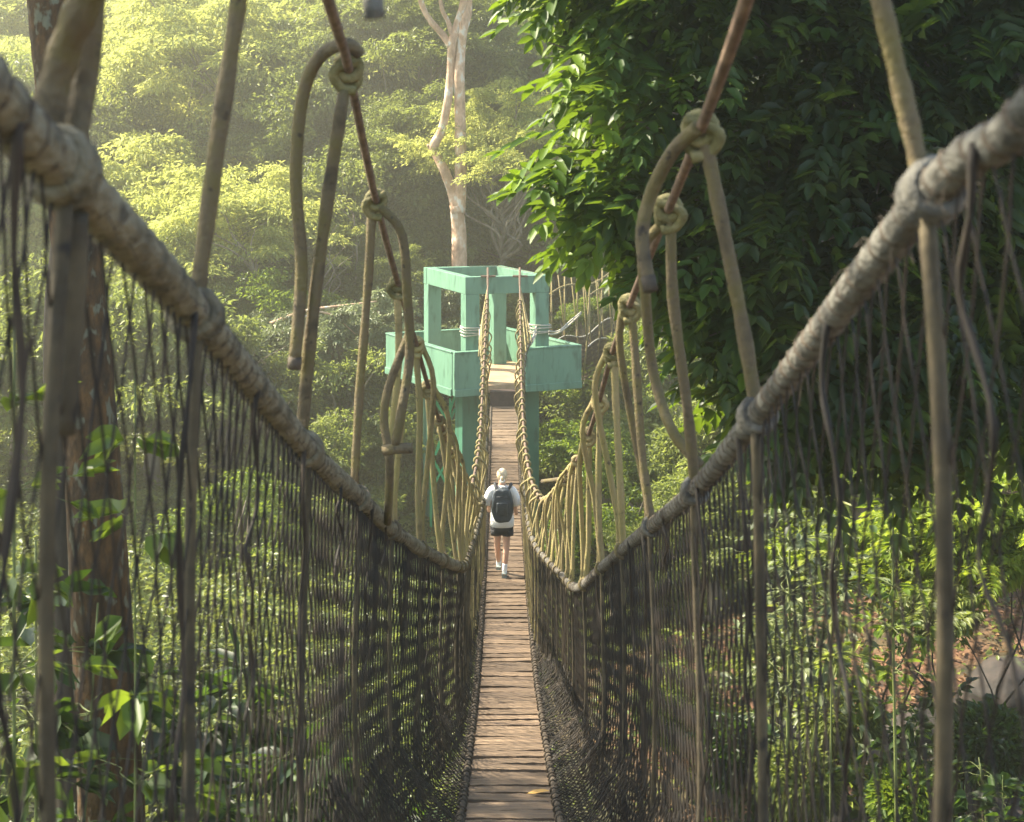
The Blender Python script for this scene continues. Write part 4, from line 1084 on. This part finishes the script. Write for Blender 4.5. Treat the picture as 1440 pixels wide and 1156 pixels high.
for i, (px, py, z_, hgt, lab, mt) in enumerate(((1090,830,21,'','leafy young plant on the lit red slope just behind the middle right rope','leaf_cover'),(1000,870,23,'','leafy plant behind the dense right net','leaf_mid'),(1170,900,20,'','broad leaved plant beneath the pale young tree','leaf_lime'),(1410,1090,16,'','green plant at the lower right corner','leaf_near'),(1240,1040,17.5,'','green plant among stones right of the slender stem','leaf_near'),(1060,1010,19,'','small green plant at lower right between dense net and second rope','leaf_near'),(1320,960,19,'','plant beside the near right vertical rope above the rocks','leaf_near'),(960,930,24,'','dim plant on the slope behind the far right net','leaf_mid'))):
    plant_px(px, py, z_, lab, name='broadleaf_plant', n=40, ln=.22, wd=.10, matl=mt, spread=.75, nstem=3, start=.25)
def spray_bush(px, py, z, rad, n, label, matl='leaf_yellow'):
    """arching horizontal sprays of leaflets"""
    c0 = P(px, py, z); g = H(c0.x, c0.y); root = empty('arching_bush', (c0.x+rad[0]*.5, c0.y, g)); tag(root, label, 'bush'); b0 = root.location.copy()
    cl = ell_points(n, rad, .3); pos = []; dd = []; mb = MB()
    for i in range(n):
        st = Vector(cl[i])+c0; d = Vector((-abs(random.gauss(.5, .5))-.1, random.uniform(-.6, .3), random.uniform(-.15, .2))).normalized(); L = random.uniform(.5, .9)
        u = Vector((0, 0, 1)); s = d.cross(u).normalized()
        for k in range(11):
            f = k/10
            p = st+d*L*f-u*L*f*f*.25
            for sg in (-1, 1):
                for rr in range(2): pos.append(tuple(p)); dd.append(tuple(d*.6+s*sg*.8-u*.25+Vector((random.uniform(-.2,.2),)*3)))
        if i % 30 == 0: limb_mb(mb, Vector((0, 0, 0)), st-b0, .025, .006, sides=5, sag=.15)
    pos = np.array(pos); dd = np.array(dd); m = len(pos)
    V, Fc, Lx = leafset(pos-np.array(b0), dd, .17*(.7+.6*RNG.random(m)), .055, .5+RNG.normal(size=m)*.2, .3, False, .2)
    link('foliage', np_mesh('spray', [(V, Fc, Lx)], M[matl]), root); mb.build('stem', M['bark_dark'], root)
spray_bush(1240, 765, 20, (1.35,.8,.32), 150, 'arching bush with bright yellow green sprays right of centre behind the net', 'leaf_lime')
spray_bush(1400, 740, 19, (1.1,.8,.8), 190, 'arching light green bush at the right edge above the stream bank', 'leaf_lime')
spray_bush(1350, 850, 18, (.6,.6,.3), 40, 'lower arching spray over the red bank on the right', 'leaf_mid')
def round_bush(px, py, z, r, label, matl='leaf_near', n=3000, ln=.11):
    c = P(px, py, z); g = min(H(c.x, c.y), c.z-.2); root = empty('round_bush', (c.x, c.y, g)); tag(root, label, 'bush')
    d = rdir(n); p = d*(.75+.3*RNG.random(n))[:, None]*r*np.array([1, 1, .85]); p += np.array([0, 0, c.z-g])
    V, Fc, L = leafset(p, d+RNG.normal(size=(n, 3))*.6+np.array([0, 0, -.4]), ln*(.7+.6*RNG.random(n)), ln*.5, .5+RNG.normal(size=n)*.2, .5, True)
    link('foliage', np_mesh('bush', [(V, Fc, L)], M[matl]), root)
    mb = MB()
    for k in range(9): limb_mb(mb, (0, 0, -.1), Vector(d[k])*r*.8+Vector((0, 0, c.z-g)), .02, .006, sides=5)
    mb.build('stem', M['bark_dark'], root)
round_bush(1395, 1050, 17.5, .52, 'rounded dark green bush among the rocks at the lower right')
round_bush(1090, 930, 22, .6, 'small leafy bush on the red slope behind the right net', 'leaf_mid', 2500)
round_bush(1180, 1010, 20, .55, 'creeper mound beside the stones at the lower right', 'leaf_mid', 2500)
round_bush(1120, 1100, 18, .5, 'leafy clump at the bottom right of centre', 'leaf_mid', 2200)
round_bush(1280, 1130, 17, .45, 'bright small bush at the bottom right between rope and rock', 'leaf_bright', 2000)
round_bush(1040, 1060, 19, .5, 'dim leafy clump close beside the dense net', 'leaf_near', 2200)
round_bush(950, 1000, 22, .6, 'low clump behind the dark dense net on the right', 'leaf_mid', 2200)

def rock(px, py, z, r, sc, label):
    c = P(px, py, z); g = H(c.x, c.y)
    bm = bmesh.new(); bmesh.ops.create_icosphere(bm, subdivisions=4, radius=1)
    sd = random.random()*50
    for v in bm.verts:
        q = v.co.copy(); k = 1+.35*noise.noise(q*1.1+Vector((sd, 0, 0)))+.12*noise.noise(q*3.3+Vector((0, sd, 0)))+.06*noise.noise(q*6)+.035*abs(noise.noise(q*14))
        v.co = Vector((q.x*k*sc[0], q.y*k*sc[1], q.z*k*sc[2]))*r
    for f in bm.faces: f.smooth = True
    me = D.meshes.new('rock'); bm.to_mesh(me); bm.free(); me.materials.append(M['rock'])
    o = link('rock', me, None, (c.x, c.y, g+r*sc[2]*.35)); o.rotation_euler = (0, 0, random.random()*6); tag(o, label, 'rock')
rock(1400, 930, 19.5, .9, (1.2,1,.7), 'large smooth grey rock at the right edge of the stream bank')
rock(1180, 985, 20, .45, (1.2,1,.7), 'medium stone below the slender sapling')
rock(1110, 900, 23, .5, (1.3,1,.6), 'flat reddish stone on the slope behind the net')
rock(1030, 960, 22, .45, (1.1,1,.7), 'rounded stone seen through the dense right net')
rock(1290, 880, 22, .5, (1.2,1,.7), 'dark stone on the red bank beside the vertical rope')
rock(1340, 1120, 17, .4, (1.4,1,.5), 'flat rock at the bottom right under the round bush')
rock(1215, 1120, 17.5, .3, (1.2,1,.7), 'small rock at the bottom beside the slender stem')
rock(1420, 860, 23, .7, (1.2,1,.7), 'boulder in shade above the large smooth rock')
rock(1240, 940, 21.5, .35, (1.3,1,.6), 'small brown stone between the two vertical ropes')

# fallen leaf on the deck, tufts
def deck_leaf():
    z = 11.1; p = Vector((P(757, 0, z).x, z, deck_h(z)+.016))
    V, Fc, k = leaf_arrays(np.array([[-.09, 0, 0]]), np.array([[1., .05, 0]]), np.array([[0, 0, 1.]]), .18, .07, True, .18, -.1)
    me = D.meshes.new('fallen_leaf'); me.from_pydata([tuple(q) for q in V], [], [tuple(f) for f in Fc]); me.materials.append(M['deadleaf'])
    o = link('fallen_leaf', me, None, p); tag(o, 'dry yellow brown leaf lying on the near planks', 'leaf')
M['deadleaf'] = flat('dead_leaf', (.45,.27,.07), .6, .3, 12)
deck_leaf()

# ------------------------------------------------------------ haze
def haze():
    mb = MB(); x0, x1, y0, y1, z0, z1 = -155, 155, -30, 195, -16, 42
    mb.box(((x0+x1)/2, (y0+y1)/2, (z0+z1)/2), (x1-x0, y1-y0, z1-z0))
    m, nt, out = mat('haze'); v = N(nt, 'ShaderNodeVolumePrincipled')
    v.inputs['Color'].default_value = (1, .96, .72, 1); v.inputs['Density'].default_value = HAZE; v.inputs['Anisotropy'].default_value = .6
    nt.links.new(v.outputs[0], out.inputs['Volume'])
    o = mb.build('haze', m, smooth=False); tag(o, 'warm sunlit haze hanging in the valley', 'haze', kind='stuff')
haze()
